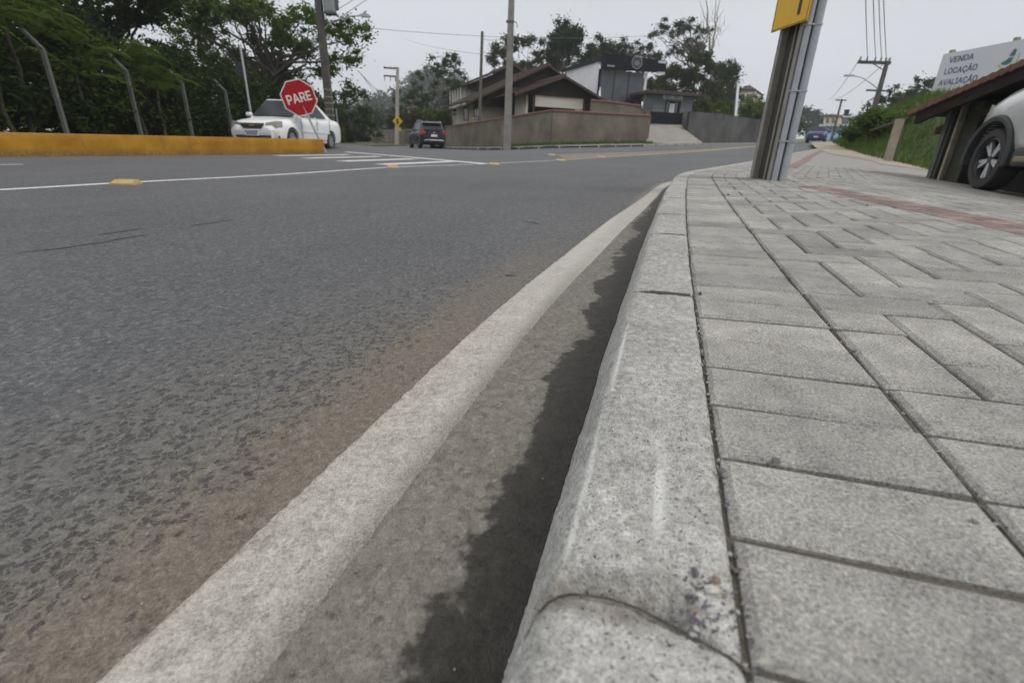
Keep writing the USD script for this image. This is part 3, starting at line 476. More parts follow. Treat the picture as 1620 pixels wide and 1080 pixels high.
# the red strip of the walk, measured on the ground
def kp_px(px, py): p = gp(px, py, WALK); return to_kerb(p[0], p[1])
strip = [kp_px(*q) for q in ((1257, 293.5), (1640, 375.5), (1640, 347), (1381, 307), (1279, 291))]
far_strip = [kp_px(*q) for q in ((1243, 266), (1266, 253.5), (1285, 243.5), (1307, 233.2), (1313, 233.2), (1296, 243.5), (1282, 253.5), (1262, 266))]
e0, e1 = np.array(strip[0]), np.array(strip[1]); dirr = (e1-e0)/np.linalg.norm(e1-e0); nrm = np.array([-dirr[1], dirr[0]])
if nrm@(np.array(strip[2])-e1) < 0: nrm = -nrm
e0 = e0-dirr*.0; e1 = e1+dirr*.5
SW = .205
strip_poly = sg.Polygon([e0, e1, e1+nrm*SW, e0+nrm*SW])
def prism(poly, lift, tilt, c=.004, depth=.03):
    """one paver: a convex polygon in kerb coordinates, with a chamfered top"""
    q = np.array(poly.exterior.coords)[:-1]
    if sg.polygon.signed_area(poly.exterior) < 0: q = q[::-1]
    n_ = len(q); e = np.roll(q, -1, 0)-q; L = np.linalg.norm(e, axis=1, keepdims=True); nin = np.stack([-e[:, 1], e[:, 0]], 1)/np.maximum(L, 1e-9)
    npv = np.roll(nin, 1, 0); bis = nin+npv; bis /= np.maximum((bis*nin).sum(1, keepdims=True), .3)
    inn = q+bis*c; cen = q.mean(0)
    def zt(p, d): return lift+(p-cen)@tilt-d
    rings = [(q, depth), (q, c*.75), (inn, 0.)]
    V = np.vstack([np.column_stack([r_, zt(r_, d)]) for r_, d in rings]); f = []
    for k in range(2):
        for i in range(n_):
            a, b = k*n_+i, k*n_+(i+1) % n_; f += [(a, b, b+n_), (a, b+n_, a+n_)]
    for i in range(1, n_-1): f.append((2*n_, 2*n_+i, 2*n_+i+1))
    return V, np.array(f)
UW = .1030; JO = .0037
T0 = .3184
rng = np.random.default_rng(7)
pav = []                                          # (centre s, t, geometry, red)
def add_paver(poly, red=False):
    if not red:
        if poly.intersects(strip_poly.buffer(.003)): poly = poly.difference(strip_poly.buffer(.003))
        if poly.is_empty or poly.area < .0012: return
        if poly.geom_type != 'Polygon': poly = max(poly.geoms, key=lambda g: g.area)
        poly = poly.simplify(.001)
        if poly.convex_hull.area > poly.area*1.02: poly = poly.convex_hull.difference(strip_poly.buffer(.003)); poly = poly if poly.geom_type == 'Polygon' else max(poly.geoms, key=lambda g: g.area)
    c_ = poly.centroid
    pav.append((c_.x, c_.y, prism(poly, rng.normal(0, .0007), rng.normal(0, .005, 2), c=.0042+.0022*rng.random()), red))
def jit(s0, s1, t0, t1):
    j = rng.normal(0, .0011, 8); g = JO
    return sg.Polygon([(s0+g+j[0], t0+g+j[1]), (s1-g+j[2], t0+g+j[3]), (s1-g+j[4], t1-g+j[5]), (s0+g+j[6], t1-g+j[7])])
t_lo, t_hi = -6, 100
for j in range(t_lo, t_hi):                       # soldier course beside the kerb
    add_paver(jit(-.001, .2035, T0+j*UW, T0+(j+1)*UW))
B0 = .2035
for i in range(0, 52):                            # herringbone field
    for j in range(t_lo-2, t_hi):
        k = (i-j+2) % 4; s0, t0 = B0+i*UW, T0+j*UW
        if k == 0: add_paver(jit(s0, s0+2*UW, t0, t0+UW))
        elif k == 1 and i == 0: add_paver(jit(s0, s0+UW, t0, t0+UW))
        elif k == 3: add_paver(jit(s0, s0+UW, t0, t0+2*UW))
Ls = np.linalg.norm(e1-e0)
for k in range(int(Ls/.103)):                     # red bricks across the strip, two to a row
    for h in (0, 1):
        a, b = e0+dirr*(k*.103+.003), e0+dirr*((k+1)*.103-.003); o0, o1 = nrm*(h*SW/2+.003), nrm*((h+1)*SW/2-.003)
        add_paver(sg.Polygon([a+o0, b+o0, b+o1, a+o1]), True)
def place(geo): 
    v, f = geo; P = drape(v[:, 0], v[:, 1], WALK); P[:, 2] += v[:, 2]; return P, f
def screen(P):
    d = P-np.array([0, 0, CZ]); z = d@FWD
    return 810+F*(d@RIGHT)/z, 540-F*(d@UP)/z, z
C = np.array([[p[0], p[1]] for p in pav]); P = drape(C[:, 0], C[:, 1], WALK); sxp, syp, szp = screen(P)
ok = (szp > .1) & (sxp > -60) & (sxp < 1700) & (syp > 150) & (syp < 1200)
dist = np.where(ok, szp, 1e9); order = np.argsort(dist)
top = [i for i in order[:400] if ok[i]]; inview = lambda i: -30 < sxp[i] < 1660 and syp[i] < 1130
top = sorted(top, key=lambda i: (not inview(i), dist[i]))[:300]; chosen = set(top); rest = {}
for i in range(len(pav)):
    s, t, geo, red = pav[i]
    m_ = RV[rng.integers(3)] if red else PV[rng.choice(5, p=[.2, .28, .2, .14, .18])]
    if i in chosen: part(side, 'paver', place(geo), m_)
    elif ok[i] or szp[i] > .1: rest.setdefault(m_, []).append(place(geo))
for m_, gs in rest.items():
    part(side, 'red_paving' if 'red' in m_ else 'paving', cat(gs), m_, kind='stuff')
fs = np.array(far_strip); L_, R_ = fs[:4], fs[4:][::-1]; u = np.linspace(0, 1, 4)
q = np.linspace(0, 3, 60); lf = np.stack([np.interp(q, range(4), L_[:, k]) for k in (0, 1)], 1); rt = np.stack([np.interp(q, range(4), R_[:, k]) for k in (0, 1)], 1)
st_ = lf[None]+(rt-lf)[None]*u[:, None, None]
struct('red_strip', grid(drape(st_[..., 0], st_[..., 1], WALK+.004)[:, ::-1]), 'paver_red_a', True)
#--PART2--
# ------------------------------------------------------------------ yellow barrier on the far side, lots behind
A_, B_ = gp(0, 248)[:2], gp(513, 243)[:2]; bd = (B_-A_)/np.linalg.norm(B_-A_); bn = np.array([-bd[1], bd[0]])   # bn: away from the road
BL = np.linalg.norm(B_-A_); L0 = -4.
zA, zB = float(G(*A_))+.375, float(G(*B_))+.385
prof = [(0, -.1), (-.012, .25), (-.004, .355), (.012, .375), (.23, .375), (.25, .355), (.25, -.1)]
vs = np.linspace(L0, BL, 60); Pb = np.zeros((len(prof), 60, 3))
for k, (d, h) in enumerate(prof):
    q = A_+bd*vs[:, None]+bn*d; topz = zA+(zB-zA)*vs/BL; g = G(q[:, 0], q[:, 1])
    Pb[k] = np.column_stack([q, np.where(h < 0, g+h, topz-.375+h)])
vb, fb = grid(Pb[::-1]); nP = len(prof); k = np.arange(1, nP-1); idx = lambda r, c: r*60+c
fb = np.vstack([fb, np.stack([np.full(nP-2, idx(0, 59)), idx(k, 59), idx(k+1, 59)], 1), np.stack([np.full(nP-2, idx(0, 0)), idx(k+1, 0), idx(k, 0)], 1)])
hb_ = np.repeat([h for d, h in prof][::-1], 60); ub_ = np.tile(vs, nP)
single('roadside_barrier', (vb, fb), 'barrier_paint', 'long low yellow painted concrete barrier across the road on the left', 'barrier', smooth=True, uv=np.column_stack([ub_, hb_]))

def sheet(name, poly_xy, mat_, dz, kind='structure', res=.8, skirt=.25):
    """a raised lot: a polygon of the ground with vertical edges"""
    pg = sg.Polygon(poly_xy).buffer(0); x0, y0, x1, y1 = pg.bounds
    v, f = trimesh.creation.triangulate_polygon(sg.Polygon(pg.exterior.segmentize(res)), engine='earcut')
    m_ = trimesh.Trimesh(np.column_stack([v, np.zeros(len(v))]), f)
    for _ in range(8):
        if len(m_.faces) > 6000 or m_.edges_unique_length.max() < 2*res: break
        m_ = m_.subdivide()
    v = np.array(m_.vertices); f = np.array(m_.faces)
    if np.cross(v[f[0, 1]]-v[f[0, 0]], v[f[0, 2]]-v[f[0, 0]])[2] < 0: f = f[:, ::-1]
    v[:, 2] = G(v[:, 0], v[:, 1])+dz
    e = trimesh.Trimesh(v, f, process=False); 
    from collections import Counter
    ed = np.sort(e.edges, 1); cnt = Counter(map(tuple, ed)); bord = [tuple(x) for x in e.edges if cnt[tuple(sorted(x))] == 1]
    n0 = len(v); low = v.copy(); low[:, 2] -= skirt; V = np.vstack([v, low]); ff = [f]
    for a, b in bord: ff.append(np.array([[b, a, a+n0], [b, a+n0, b+n0]]))
    return struct(name, (V, np.vstack(ff)), mat_)
def pz(px, zc): return at(px, 238, zc)[:2]
q0 = A_+bd*L0+bn*.3; q1 = A_+bd*(BL-3.2)+bn*.3
sheet('planted_bank', [q0, q1, (-9.2, 17.5), (-9.6, 26), (-11, 60), (-60, 60), (-60, 0), (-12, -1)], 'soil', .10)
FK = [(640, 47), (690, 33.5), (730, 28), (775, 25), (830, 23.8), (870, 23.6), (940, 24), (1000, 25), (1060, 27), (1130, 30.5), (1190, 36), (1225, 42), (1262, 54), (1290, 78)]
fk = np.array([pz(*p) for p in FK]); d_ = np.concatenate([[0], np.cumsum(np.linalg.norm(np.diff(fk, axis=0), axis=1))]); ffx, ffy = PchipInterpolator(d_, fk[:, 0]), PchipInterpolator(d_, fk[:, 1])
dd = np.linspace(0, d_[-1], 160); edge = np.column_stack([ffx(dd), ffy(dd)])
sheet('far_pavement', [*edge[::3], edge[-1], (90, 120), (-10, 120), (-22, 60)], 'verge', .11, res=1.2)
fkerb = thing('far_kerb', None, None, kind='structure')
for k in range(int(d_[-1]/1.02)):
    if k > 70: break
    a, b = k*1.02, k*1.02+.95; q = np.linspace(a, b, 4); c_ = np.column_stack([ffx(q), ffy(q)]); t_ = np.gradient(c_, axis=0); t_ /= np.linalg.norm(t_, axis=1, keepdims=True); nn_ = np.column_stack([-t_[:, 1], t_[:, 0]])
    pr = [(-.06, -.1), (-.055, .09), (-.04, .125), (.09, .125), (.09, -.1)]
    if np.dot(nn_[0], np.array([3, 40])-c_[0]) < 0: nn_ = -nn_
    Pk = np.array([np.column_stack([c_+nn_*d, G(c_[:, 0], c_[:, 1])+h]) for d, h in pr])
    vv, ff = grid(Pk); cap = [[0*4+c, i*4+c, (i+1)*4+c] for c in (0, 3) for i in (1, 2, 3)]
    part(fkerb, 'kerbstone', (vv, np.vstack([ff, cap, np.array(cap)[:, ::-1]])), 'kerb_dark' if 6 < k < 34 else 'walk_far')
    if 6 < k < 34:
        for nm_, h0, h1, o0, o1, qa, qb in (('cap', .092, .150, -.066, -.052, a-.02, b+.05), ('joint', -.1, .12, -.064, -.05, b+.005, b+.065)):
            q = np.array([qa, qb]); c_ = np.column_stack([ffx(q), ffy(q)]); part(fkerb, nm_, hull([np.append(c_[i]+nn_[0]*o, float(G(*c_[i]))+h) for i in (0, 1) for o in (o0, o1) for h in (h0, h1)]), 'kerb_light')
struct('far_kerb_edge', grid(np.stack([np.column_stack([edge+o, G(*(edge+o).T)+.134]) for o in (np.array([-.0, .07]), np.array([.0, .45]))])[::-1]), 'walk_far', kind='structure')

# ------------------------------------------------------------------ leaves, trees
def leaves(rng, centres, radii, n, size, flat=1., out=.5, up=0.):
    """n leaf faces (two triangles each) around the clump centres"""
    c = np.asarray(centres); r = np.broadcast_to(np.asarray(radii, float).reshape(-1, 1) if np.ndim(radii) else np.full((len(c), 1), radii), (len(c), 1))
    i = rng.integers(len(c), size=n); d = rng.normal(size=(n, 3)); d /= np.linalg.norm(d, axis=1, keepdims=True)
    p = c[i]+d*r[i]*np.abs(rng.normal(size=(n, 1))*.62)*np.array([1, 1, flat])
    a = rng.normal(size=(n, 3)); a[:, 2] *= .6; a /= np.linalg.norm(a, axis=1, keepdims=True)
    nrm_ = d+rng.normal(size=(n, 3))*.7+np.array([0, 0, up]); b = np.cross(nrm_, a); b /= np.linalg.norm(b, axis=1, keepdims=True)+1e-9
    s = size*(.6+.8*rng.random((n, 1)))
    V = np.stack([p-a*s, p+b*s*.45, p+a*s, p-b*s*.45], 1).reshape(-1, 3); k = np.arange(n)*4
    return V, np.concatenate([np.stack([k, k+1, k+2], 1), np.stack([k, k+2, k+3], 1)])
def blob(rng, c, rad, n, shell=.55):
    d = rng.normal(size=(n, 3)); d /= np.linalg.norm(d, axis=1, keepdims=True)
    return np.asarray(c)+d*np.asarray(rad)*(shell+(1-shell)*rng.random((n, 1)))
def limb(p0, p1, r0, r1, rng, wob=.06, n=6, sides=7):
    t = np.linspace(0, 1, n)[:, None]; L = np.linalg.norm(np.subtract(p1, p0)); p = np.asarray(p0)+(np.asarray(p1)-np.asarray(p0))*t
    p[1:-1] += rng.normal(size=(n-2, 3))*wob*L*.5; return tube(p, np.linspace(r0, r1, n), sides)
def tree(name, label, base, trunk_h, r, blobs, clumps, nl_, size, lm, rc=.5, group=None, cat_='tree', seed=1, bark='bark', twigs=14, fork=.7, shell=.5):
    """blobs: (offset from base, radii) of the crown; limbs run from the trunk into the clumps"""
    rng = np.random.default_rng(seed); base = np.asarray(base, float); th = thing(name, label, cat_, base, group=group)
    w = np.array([np.prod(b[1]) for b in blobs])**.66; w /= w.sum(); cs = np.vstack([blob(rng, b[0], b[1], max(3, int(clumps*k)), shell) for b, k in zip(blobs, w)])
    part(th, 'crown', leaves(rng, cs, rc*(.6+.8*rng.random(len(cs))), nl_, size, .8), lm)
    top = np.array([rng.normal()*.05*trunk_h, rng.normal()*.05*trunk_h, trunk_h]); wood = [limb((0, 0, -.3), top, r, r*.7, rng, .03)]
    for k in rng.choice(len(cs), min(twigs, len(cs)), replace=False):
        s_ = np.array([0, 0, 1.])*0+top*(fork+(1-fork)*rng.random()); wood.append(limb(s_, cs[k], r*.42, r*.08, rng, .10))
    part(th, 'trunk', cat(wood), bark, True)
    return th
def gz(px, zc, dz=0.): x, y = pz(px, zc); return np.array([x, y, float(G(x, y))+dz])
def crown_px(px, py, zc, rx, ry, base, ryd=None):
    """a crown blob centred on a line of sight at depth zc with radii in metres, relative to the tree's base"""
    return (at(px, py, zc)-base, (rx, ryd or rx, ry))
mpp = lambda zc: zc/750.

# shrubs and trees behind the fence posts on the left
rng = np.random.default_rng(3)
SHL = ['dense dark shrub at the left edge, left of the nearest fence post', 'dense dark shrub directly behind the nearest fence post', 'dense dark shrub between the first and second fence posts', 'dense dark shrub directly behind the second fence post', 'dense dark shrub behind the third fence post', 'dense dark shrub between the third fence post and the last one', 'dense dark shrub behind the fence post beside the white car', 'dark shrub just left of the tall thin post of the round sign', 'dark shrub behind the roof of the white car', 'tall dark shrub filling the left edge above the others', 'tall dark bush rising over the nearest fence post from the second row', 'tall dark bush in the second row between the first two palms']
for k, (x, y, h, w_, lm) in enumerate([(-11.9, 8.2, 3.6, 1.7, 'leaf_dark'), (-12.2, 10.6, 3.9, 1.7, 'leaf_dark'), (-12.0, 12.9, 3.4, 1.6, 'leaf_dark'), (-12.4, 15.0, 3.4, 1.7, 'leaf_dark'), (-12.1, 17.1, 3.0, 1.5, 'leaf_dark'), (-12.3, 19.3, 3.1, 1.6, 'leaf_dark'), (-12.0, 21.8, 3.0, 1.6, 'leaf_dark'), (-12.6, 24.4, 3.2, 1.8, 'leaf_dark'), (-12.2, 27.5, 3.2, 1.8, 'leaf_dark'), (-13.6, 6.0, 5.2, 2.2, 'leaf_dark'), (-14.4, 9.4, 5.0, 2.2, 'leaf_dark'), (-14.8, 13.4, 4.6, 2.2, 'leaf_dark')]):
    b = onG(x, y, .1); h0 = h/2
    tree('shrub', SHL[k], b, h*.4, .06, [((0, 0, h*.55), (w_*.8, w_, h*.46)), ((.3, 0, h*.25), (w_*.8, w_, h*.3))], 90, 9000, .075, lm, .55, 'dark shrubs behind the fence posts', 'shrub', 100+k, twigs=8)
rng = np.random.default_rng(91); cs = np.column_stack([rng.uniform(-19, -14.2, 420), rng.uniform(2, 44, 420), rng.uniform(.3, 3.6, 420)]); cs[:, 2] += G(cs[:, 0], cs[:, 1])
struct('undergrowth', leaves(rng, cs, .9, 34000, .13), 'leaf_dark', kind='stuff')
def palm(name, label, base, stems, fl, seed, group=None):
    rng = np.random.default_rng(seed); th = thing(name, label, 'palm', base, group=group); fr, st = [], []
    for sx, sy, h in stems:
        st.append(limb((sx, sy, -.2), (sx*1.3, sy*1.3, h), .05, .035, rng, .02))
        for k in range(11):
            az, el = rng.random()*2*PI, rng.uniform(.35, 1.25); L = fl*rng.uniform(.75, 1.15); t = np.linspace(0, 1, 12)
            hor = np.array([math.cos(az), math.sin(az), 0]); sd = np.array([-math.sin(az), math.cos(az), 0])
            p = np.array([sx*1.3, sy*1.3, h])+(hor*math.cos(el))*L*t[:, None]+np.array([0, 0, 1.])*(math.sin(el)*L*t-.62*L*t**2.2)[:, None]
            fr.append(tube(p, np.linspace(.012, .003, 12), 4, False))
            for i in range(22):
                u = .12+.88*i/21; q = np.array([np.interp(u, t, p[:, c]) for c in range(3)]); d = hor*.5*math.cos(el-u*1.1)
                for s_ in (-1, 1):
                    l_ = .42*fl*.55*math.sin(PI*(.15+.82*u))+.04; tip = q+(sd*s_*.85+d+np.array([0, 0, .25-.5*rng.random()-.3*u]))*l_; wv = np.array([0, 0, .010])+d*.028
                    fr.append((np.array([q-wv, q+wv, tip]), np.array([[0, 1, 2]])))
    part(th, 'stems', cat(st), 'bark', True); part(th, 'fronds', cat(fr), 'palm_leaf')
palm('areca_palm', 'leafy green palm with arching fronds above the nearest leaning fence post', onG(-11.6, 11.6, .1), [(-.3, .2, 2.5), (.3, -.2, 2.1), (.1, .5, 2.8), (-.5, -.5, 1.9)], 1.9, 5)
palm('areca_palm', 'green palm with drooping fronds over the third leaning fence post', onG(-11.3, 15.9, .1), [(-.2, .3, 1.9), (.3, 0, 1.5), (0, -.4, 2.2)], 1.6, 6)
palm('areca_palm', 'green palm fronds between the first two leaning fence posts', onG(-11.5, 13.6, .1), [(0, .3, 2.0), (.3, -.2, 1.6), (-.3, -.2, 2.4)], 1.7, 7)
palm('areca_palm', 'tall palm with bright fronds at the far left edge of the view', onG(-11.2, 9.2, .1), [(-.2, .2, 2.9), (.3, -.2, 2.3), (-.5, .4, 2.6)], 2.0, 8)
# the spreading flat-topped trees
b = gz(452, 25, .1)
tree('spreading_tree', 'wide flat-topped tree spreading over the white car and the dark utility pole', b, 3.6, .20,
     [crown_px(540, 52, 22, 1.5, .7, b), crown_px(555, 92, 22.5, .9, .5, b), crown_px(470, 30, 23, 2.2, .8, b), crown_px(400, 22, 23, 2.2, .8, b), crown_px(330, 20, 23, 2.4, .8, b), crown_px(430, 70, 25, 2.0, .7, b), crown_px(520, 110, 25, 1.0, .6, b), crown_px(380, 95, 26, 2.0, .8, b), crown_px(470, 75, 24, 1.6, .5, b), crown_px(300, 50, 24, 2., .7, b)], 170, 24000, .085, 'leaf_mid', .5, None, 'tree', 21, twigs=46, fork=.55, shell=.3)
b = gz(215, 19, .1)
tree('spreading_tree', 'tall dark tree whose boughs roof over the fence posts at the top left', b, 4.2, .20,
     [crown_px(150, 5, 15, 2.4, .8, b), crown_px(240, 12, 16, 2.0, .7, b), crown_px(60, 0, 14, 2.5, 1.2, b), crown_px(300, 5, 18, 2.2, .7, b), crown_px(200, -60, 15, 3., 1., b), crown_px(290, 95, 20, 1.8, .8, b), crown_px(130, 50, 15, 1.2, .5, b), crown_px(0, 30, 13, 2., 1.4, b)], 170, 24000, .08, 'leaf_dark', .5, None, 'tree', 22, twigs=40, fork=.6, shell=.3)
b = gz(330, 27, .1)
tree('bushy_tree', 'dark bushy tree filling the gap behind the row of shrubs left of the white car', b, 2.5, .15, [crown_px(330, 130, 27, 3.2, 2.0, b), crown_px(420, 140, 28, 2.5, 1.8, b), crown_px(250, 120, 25, 2.6, 1.6, b), crown_px(200, 115, 24, 2.4, 1.4, b)], 120, 14000, .10, 'leaf_dark', .6, None, 'tree', 23)
# beyond the junction, along the side street
for k, (px, zc, blobs, lm, n_, lab) in enumerate([
    (500, 38, [(500, 175, 2.2, 2.0), (470, 170, 2.4, 2.), (440, 180, 2.2, 1.8)], 'leaf_dark', 5000, 'dark rounded tree behind the rear of the white car'),
    (560, 46, [(556, 170, 2.4, 2.6), (545, 200, 2.4, 1.8), (578, 200, 1.6, 1.6)], 'leaf_dark', 6000, 'dark tree with drooping crown left of the side street mouth'),
    (595, 80, [(590, 188, 3., 2.6), (610, 190, 2.6, 2.4)], 'leaf_blue', 4000, 'dark tree at the far end of the side street'),
    (648, 62, [(655, 168, 3.4, 2.6), (645, 190, 3.0, 1.6), (672, 185, 2.6, 2.0)], 'leaf_dark', 6500, 'dark bushy tree behind the roadside pole with two crossarms'),
    (690, 60, [(712, 118, 2.6, 2.9), (700, 140, 4.0, 2.6), (735, 150, 3.0, 2.6), (680, 165, 3.6, 2.2), (708, 98, 1.9, 1.5), (696, 112, 2.2, 1.6), (720, 180, 3., 1.6)], 'leaf_dark', 11000, 'tall irregular dark tree left of the house with the tiled roofs'),
    (716, 50, [(722, 187, 1.9, 1.0)], 'leaf_olive', 2500, 'light green rounded bush left of the house wall'),
    (822, 56, [(800, 78, 2.3, .9), (840, 68, 2.2, .55), (785, 92, 1.6, .9), (862, 88, 1.5, .9), (815, 66, 2.0, .6), (850, 104, 3.0, 1.1), (815, 108, 2.2, .9)], 'leaf_olive', 10000, 'umbrella shaped tree with open crown above the highest tiled roof'),
    (893, 54, [(893, 52, 1.75, 1.5), (893, 75, 2.2, 1.6), (893, 95, 2.0, 1.3), (880, 70, 1.6, 1.2), (912, 62, 1.0, 1.2), (893, 62, 1.9, 1.9)], 'leaf_blue', 15000, 'tall dense dark conifer-like tree directly behind the tiled house'),
    (945, 58, [(945, 72, 1.9, 1.3), (938, 92, 2.6, 1.3), (962, 85, 1.8, 1.1), (920, 105, 2.2, 1.2), (975, 100, 2., 1.2)], 'leaf_dark', 12000, 'round dark tree behind the left end of the black fascia'),
    (1005, 56, [(985, 78, 1.9, 1.1), (1015, 73, 1.9, 1.2), (1040, 82, 1.7, 1.0), (1000, 95, 2.8, 1.1), (970, 90, 1.8, .9), (1030, 100, 2.4, 1.0)], 'leaf_pale', 9000, 'thin crowned pale tree behind the round logo of the dark building'),
    (1085, 55, [(1085, 42, 1.9, .8), (1065, 50, 1.5, .8), (1048, 35, .7, .7), (1042, 50, .7, .6), (1105, 52, 1.2, .8), (1095, 72, 1.5, .9), (1120, 60, .8, .9), (1075, 80, 1.2, .6), (1100, 85, 1.6, .9)], 'leaf_pale', 6500, 'tall sparse eucalyptus with see-through crown above the grey annex'),
    (1105, 50, [(1085, 112, 2.6, 1.5), (1115, 112, 1.8, 2.0), (1060, 118, 2.2, 1.4), (1130, 140, 1.8, 2.4), (1100, 140, 2.6, 1.8), (1115, 165, 2.6, 1.4), (1070, 135, 2.2, 1.4), (1038, 130, 1.7, 1.5), (1030, 142, 1.6, 1.0)], 'leaf_olive', 24000, 'ivy covered leafy mass over the roof of the grey annex'),
    (1150, 58, [(1150, 118, 1.5, 1.7), (1150, 140, 1.9, 1.9), (1142, 110, 1.2, 1.1), (1152, 155, 1.7, 1.4)], 'leaf_dark', 11000, 'compact dark tree right of the bare branched tree'),
    (1195, 60, [(1188, 165, 1.6, 1.1), (1200, 175, 2.0, 1.0)], 'leaf_mid', 3000, 'green bushy tree in front of the far house on the right'),
    (1225, 66, [(1250, 190, 1.8, 1.4), (1235, 200, 1.8, 1.2), (1262, 200, 1.3, 1.0)], 'leaf_mid', 3000, 'green bank tree behind the big concrete pole')]):
    b = gz(px, zc); bl = [crown_px(x, y, zc, rx, rz, b) for x, y, rx, rz in blobs]; top_ = max(c[0][2] for c in bl); sparse = lm == 'leaf_pale'
    tree('tree', lab, b, max(1., top_*(.55 if not sparse else .75)), .16 if not sparse else .2, bl, 90 if not sparse else 60, n_, .16 if not sparse else .13, lm, .65 if not sparse else .5, None, 'tree', 300+k, twigs=16 if not sparse else 26, bark='bark', shell=.35)
for k, (px, py, zc, rx, rz, n_, lm, lab) in enumerate([(1098, 176, 41, 1.6, .9, 3200, 'leaf_olive', 'brown-green bush behind the left end of the grey boundary wall'), (1132, 178, 43, 1.8, 1.0, 3600, 'leaf_mid', 'green bush behind the middle of the grey boundary wall'), (1178, 184, 44, 2.2, 1.1, 4200, 'leaf_mid', 'bright green bush spilling over the right end of the grey boundary wall'), (1215, 196, 46, 2.0, 1.2, 3600, 'leaf_mid', 'green bush between the boundary wall and the big pole'), (640, 194, 54, 2.0, 1.2, 3600, 'leaf_dark', 'dark bush in front of the half hidden cream house'), (668, 186, 52, 1.8, 1.1, 3600, 'leaf_olive', 'olive bush right of the half hidden cream house'), (690, 192, 46, 1.6, 1.1, 3400, 'leaf_mid', 'green bush above the roof of the dark SUV')]):
    b = gz(px, zc); c_ = crown_px(px, py, zc, rx, rz, b); tree('bush', lab, b, max(.5, c_[0][2]*.7), .07, [c_], 45, n_, .13, lm, .5, None, 'bush', 470+k, twigs=6)
# the bare tree
b = gz(1125, 52); th = thing('bare_tree', 'leafless tree with upright pale branches rising out of the ivy mass', 'tree', b); rng = np.random.default_rng(8)
w = [limb((0, 0, -.3), at(1124, 90, 52)-b, .2, .15, rng, .02), limb(at(1124, 95, 52)-b, at(1117, 0, 52)-b, .14, .04, rng, .03), limb(at(1124, 92, 52)-b, at(1132, 40, 52)-b, .13, .07, rng, .02), limb(at(1132, 40, 52)-b, at(1141, -10, 52)-b, .07, .02, rng, .03), limb(at(1132, 42, 52)-b, at(1130, -10, 52)-b, .06, .02, rng, .03), limb(at(1119, 40, 52)-b, at(1107, 2, 52)-b, .05, .015, rng, .04), limb(at(1133, 35, 52)-b, at(1147, 14, 52)-b, .04, .012, rng, .04), limb(at(1127, 78, 52)-b, at(1138, 45, 52)-b, .05, .015, rng, .05)]
for k in range(26):
    y = rng.uniform(0, 60); x = 1124+rng.normal()*9; w.append(limb(at(x, y+14, 52)-b, at(x+rng.normal()*9, y-6, 52)-b, .022, .008, rng, .1, 5, 4))
part(th, 'branches', cat(w), 'bark_pale', True)
# far hill with forest closing the side street
hx, hy = np.meshgrid(np.linspace(-170, -5, 40), np.linspace(150, 330, 40), indexing='ij')
def hillz(x, y): return G(x, y)+np.maximum(0, 27*np.exp(-((x+36)/27)**2-((y-255)/60)**2)+12*np.exp(-((x+80)/40)**2-((y-255)/60)**2)-1)
struct('hill', grid(np.stack([hx, hy, hillz(hx, hy)], -1)), 'hill_soil', True)
rng = np.random.default_rng(12); cs = []
hp = np.column_stack([rng.uniform(-165, -10, 900), rng.uniform(155, 300, 900)]); hp = np.column_stack([hp, hillz(hp[:, 0], hp[:, 1])])
c_ = hp+np.array([0, 0, 2.5]); cs = np.vstack([blob(rng, q, (2.8, 2.8, 2.6), 6, .4) for q in c_])
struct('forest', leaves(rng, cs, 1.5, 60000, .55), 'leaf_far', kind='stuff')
# trees on the right skyline
for k, (px, py, zc, rx, rz, lab) in enumerate([(1400, 172, 55, 2.6, 1.8, 'dark tree on the right skyline left of the billboard'), (1432, 160, 52, 2.4, 2.2, 'taller dark tree on the right skyline touching the billboard'), (1462, 158, 50, 2.4, 2.4, 'dark tree right behind the lower corner of the billboard')]):
    b = gz(px, zc); top_ = at(px, py, zc)[2]-b[2]
    tree('tree', lab, b, top_*.7, .16, [crown_px(px, py, zc, rx, rz, b), crown_px(px+8, py+18, zc, rx*1.2, rz, b)], 60, 4500, .17, 'leaf_dark', .6, None, 'tree', 400+k)
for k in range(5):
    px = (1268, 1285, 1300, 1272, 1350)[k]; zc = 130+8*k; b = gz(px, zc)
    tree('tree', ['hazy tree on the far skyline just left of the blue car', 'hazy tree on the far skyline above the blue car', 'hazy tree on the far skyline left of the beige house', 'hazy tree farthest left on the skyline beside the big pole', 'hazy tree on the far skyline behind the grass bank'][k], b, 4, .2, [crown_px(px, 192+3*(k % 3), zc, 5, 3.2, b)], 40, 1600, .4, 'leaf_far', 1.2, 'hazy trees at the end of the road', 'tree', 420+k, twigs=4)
#--PART3--
# ------------------------------------------------------------------ fence posts, poles, signs on the left
fy = [11.9, 14.25, 16.5, 18.85]
for k, (y, h) in enumerate(zip(fy, (2.0, 1.86, 1.76, 1.70))):
    b = onG(-10.5, y, .08); th = thing('fence_post', ['nearest leaning fence post with angled top, at the left', 'second fence post with angled top from the left', 'third fence post from the left, beside the drooping palm', 'fence post right beside the front of the white car'][k], 'fence post', b, group='concrete fence posts with angled tops')
    part(th, 'post', hull([(sx*.038, sy*.038, z) for sx in (-1, 1) for sy in (-1, 1) for z in (-.3, h)]), 'fence_post')
    part(th, 'angled_top', hull([(sx*.038-o, sy*.038, z+dz) for sx in (-1, 1) for sy in (-1, 1) for o, z, dz in ((0, h-.02, 0), (.34, h+.36, 0))]), 'fence_post')
def strand(name, a, b, sag, r, label, cat_='cable', m_='wire', n_=14, group=None):
    t = np.linspace(0, 1, n_)[:, None]; p = np.asarray(a)+(np.asarray(b)-np.asarray(a))*t; p[:, 2] -= sag*4*(t*(1-t))[:, 0]
    single(name, tube(p, r, 5), m_, label, cat_, True, group)
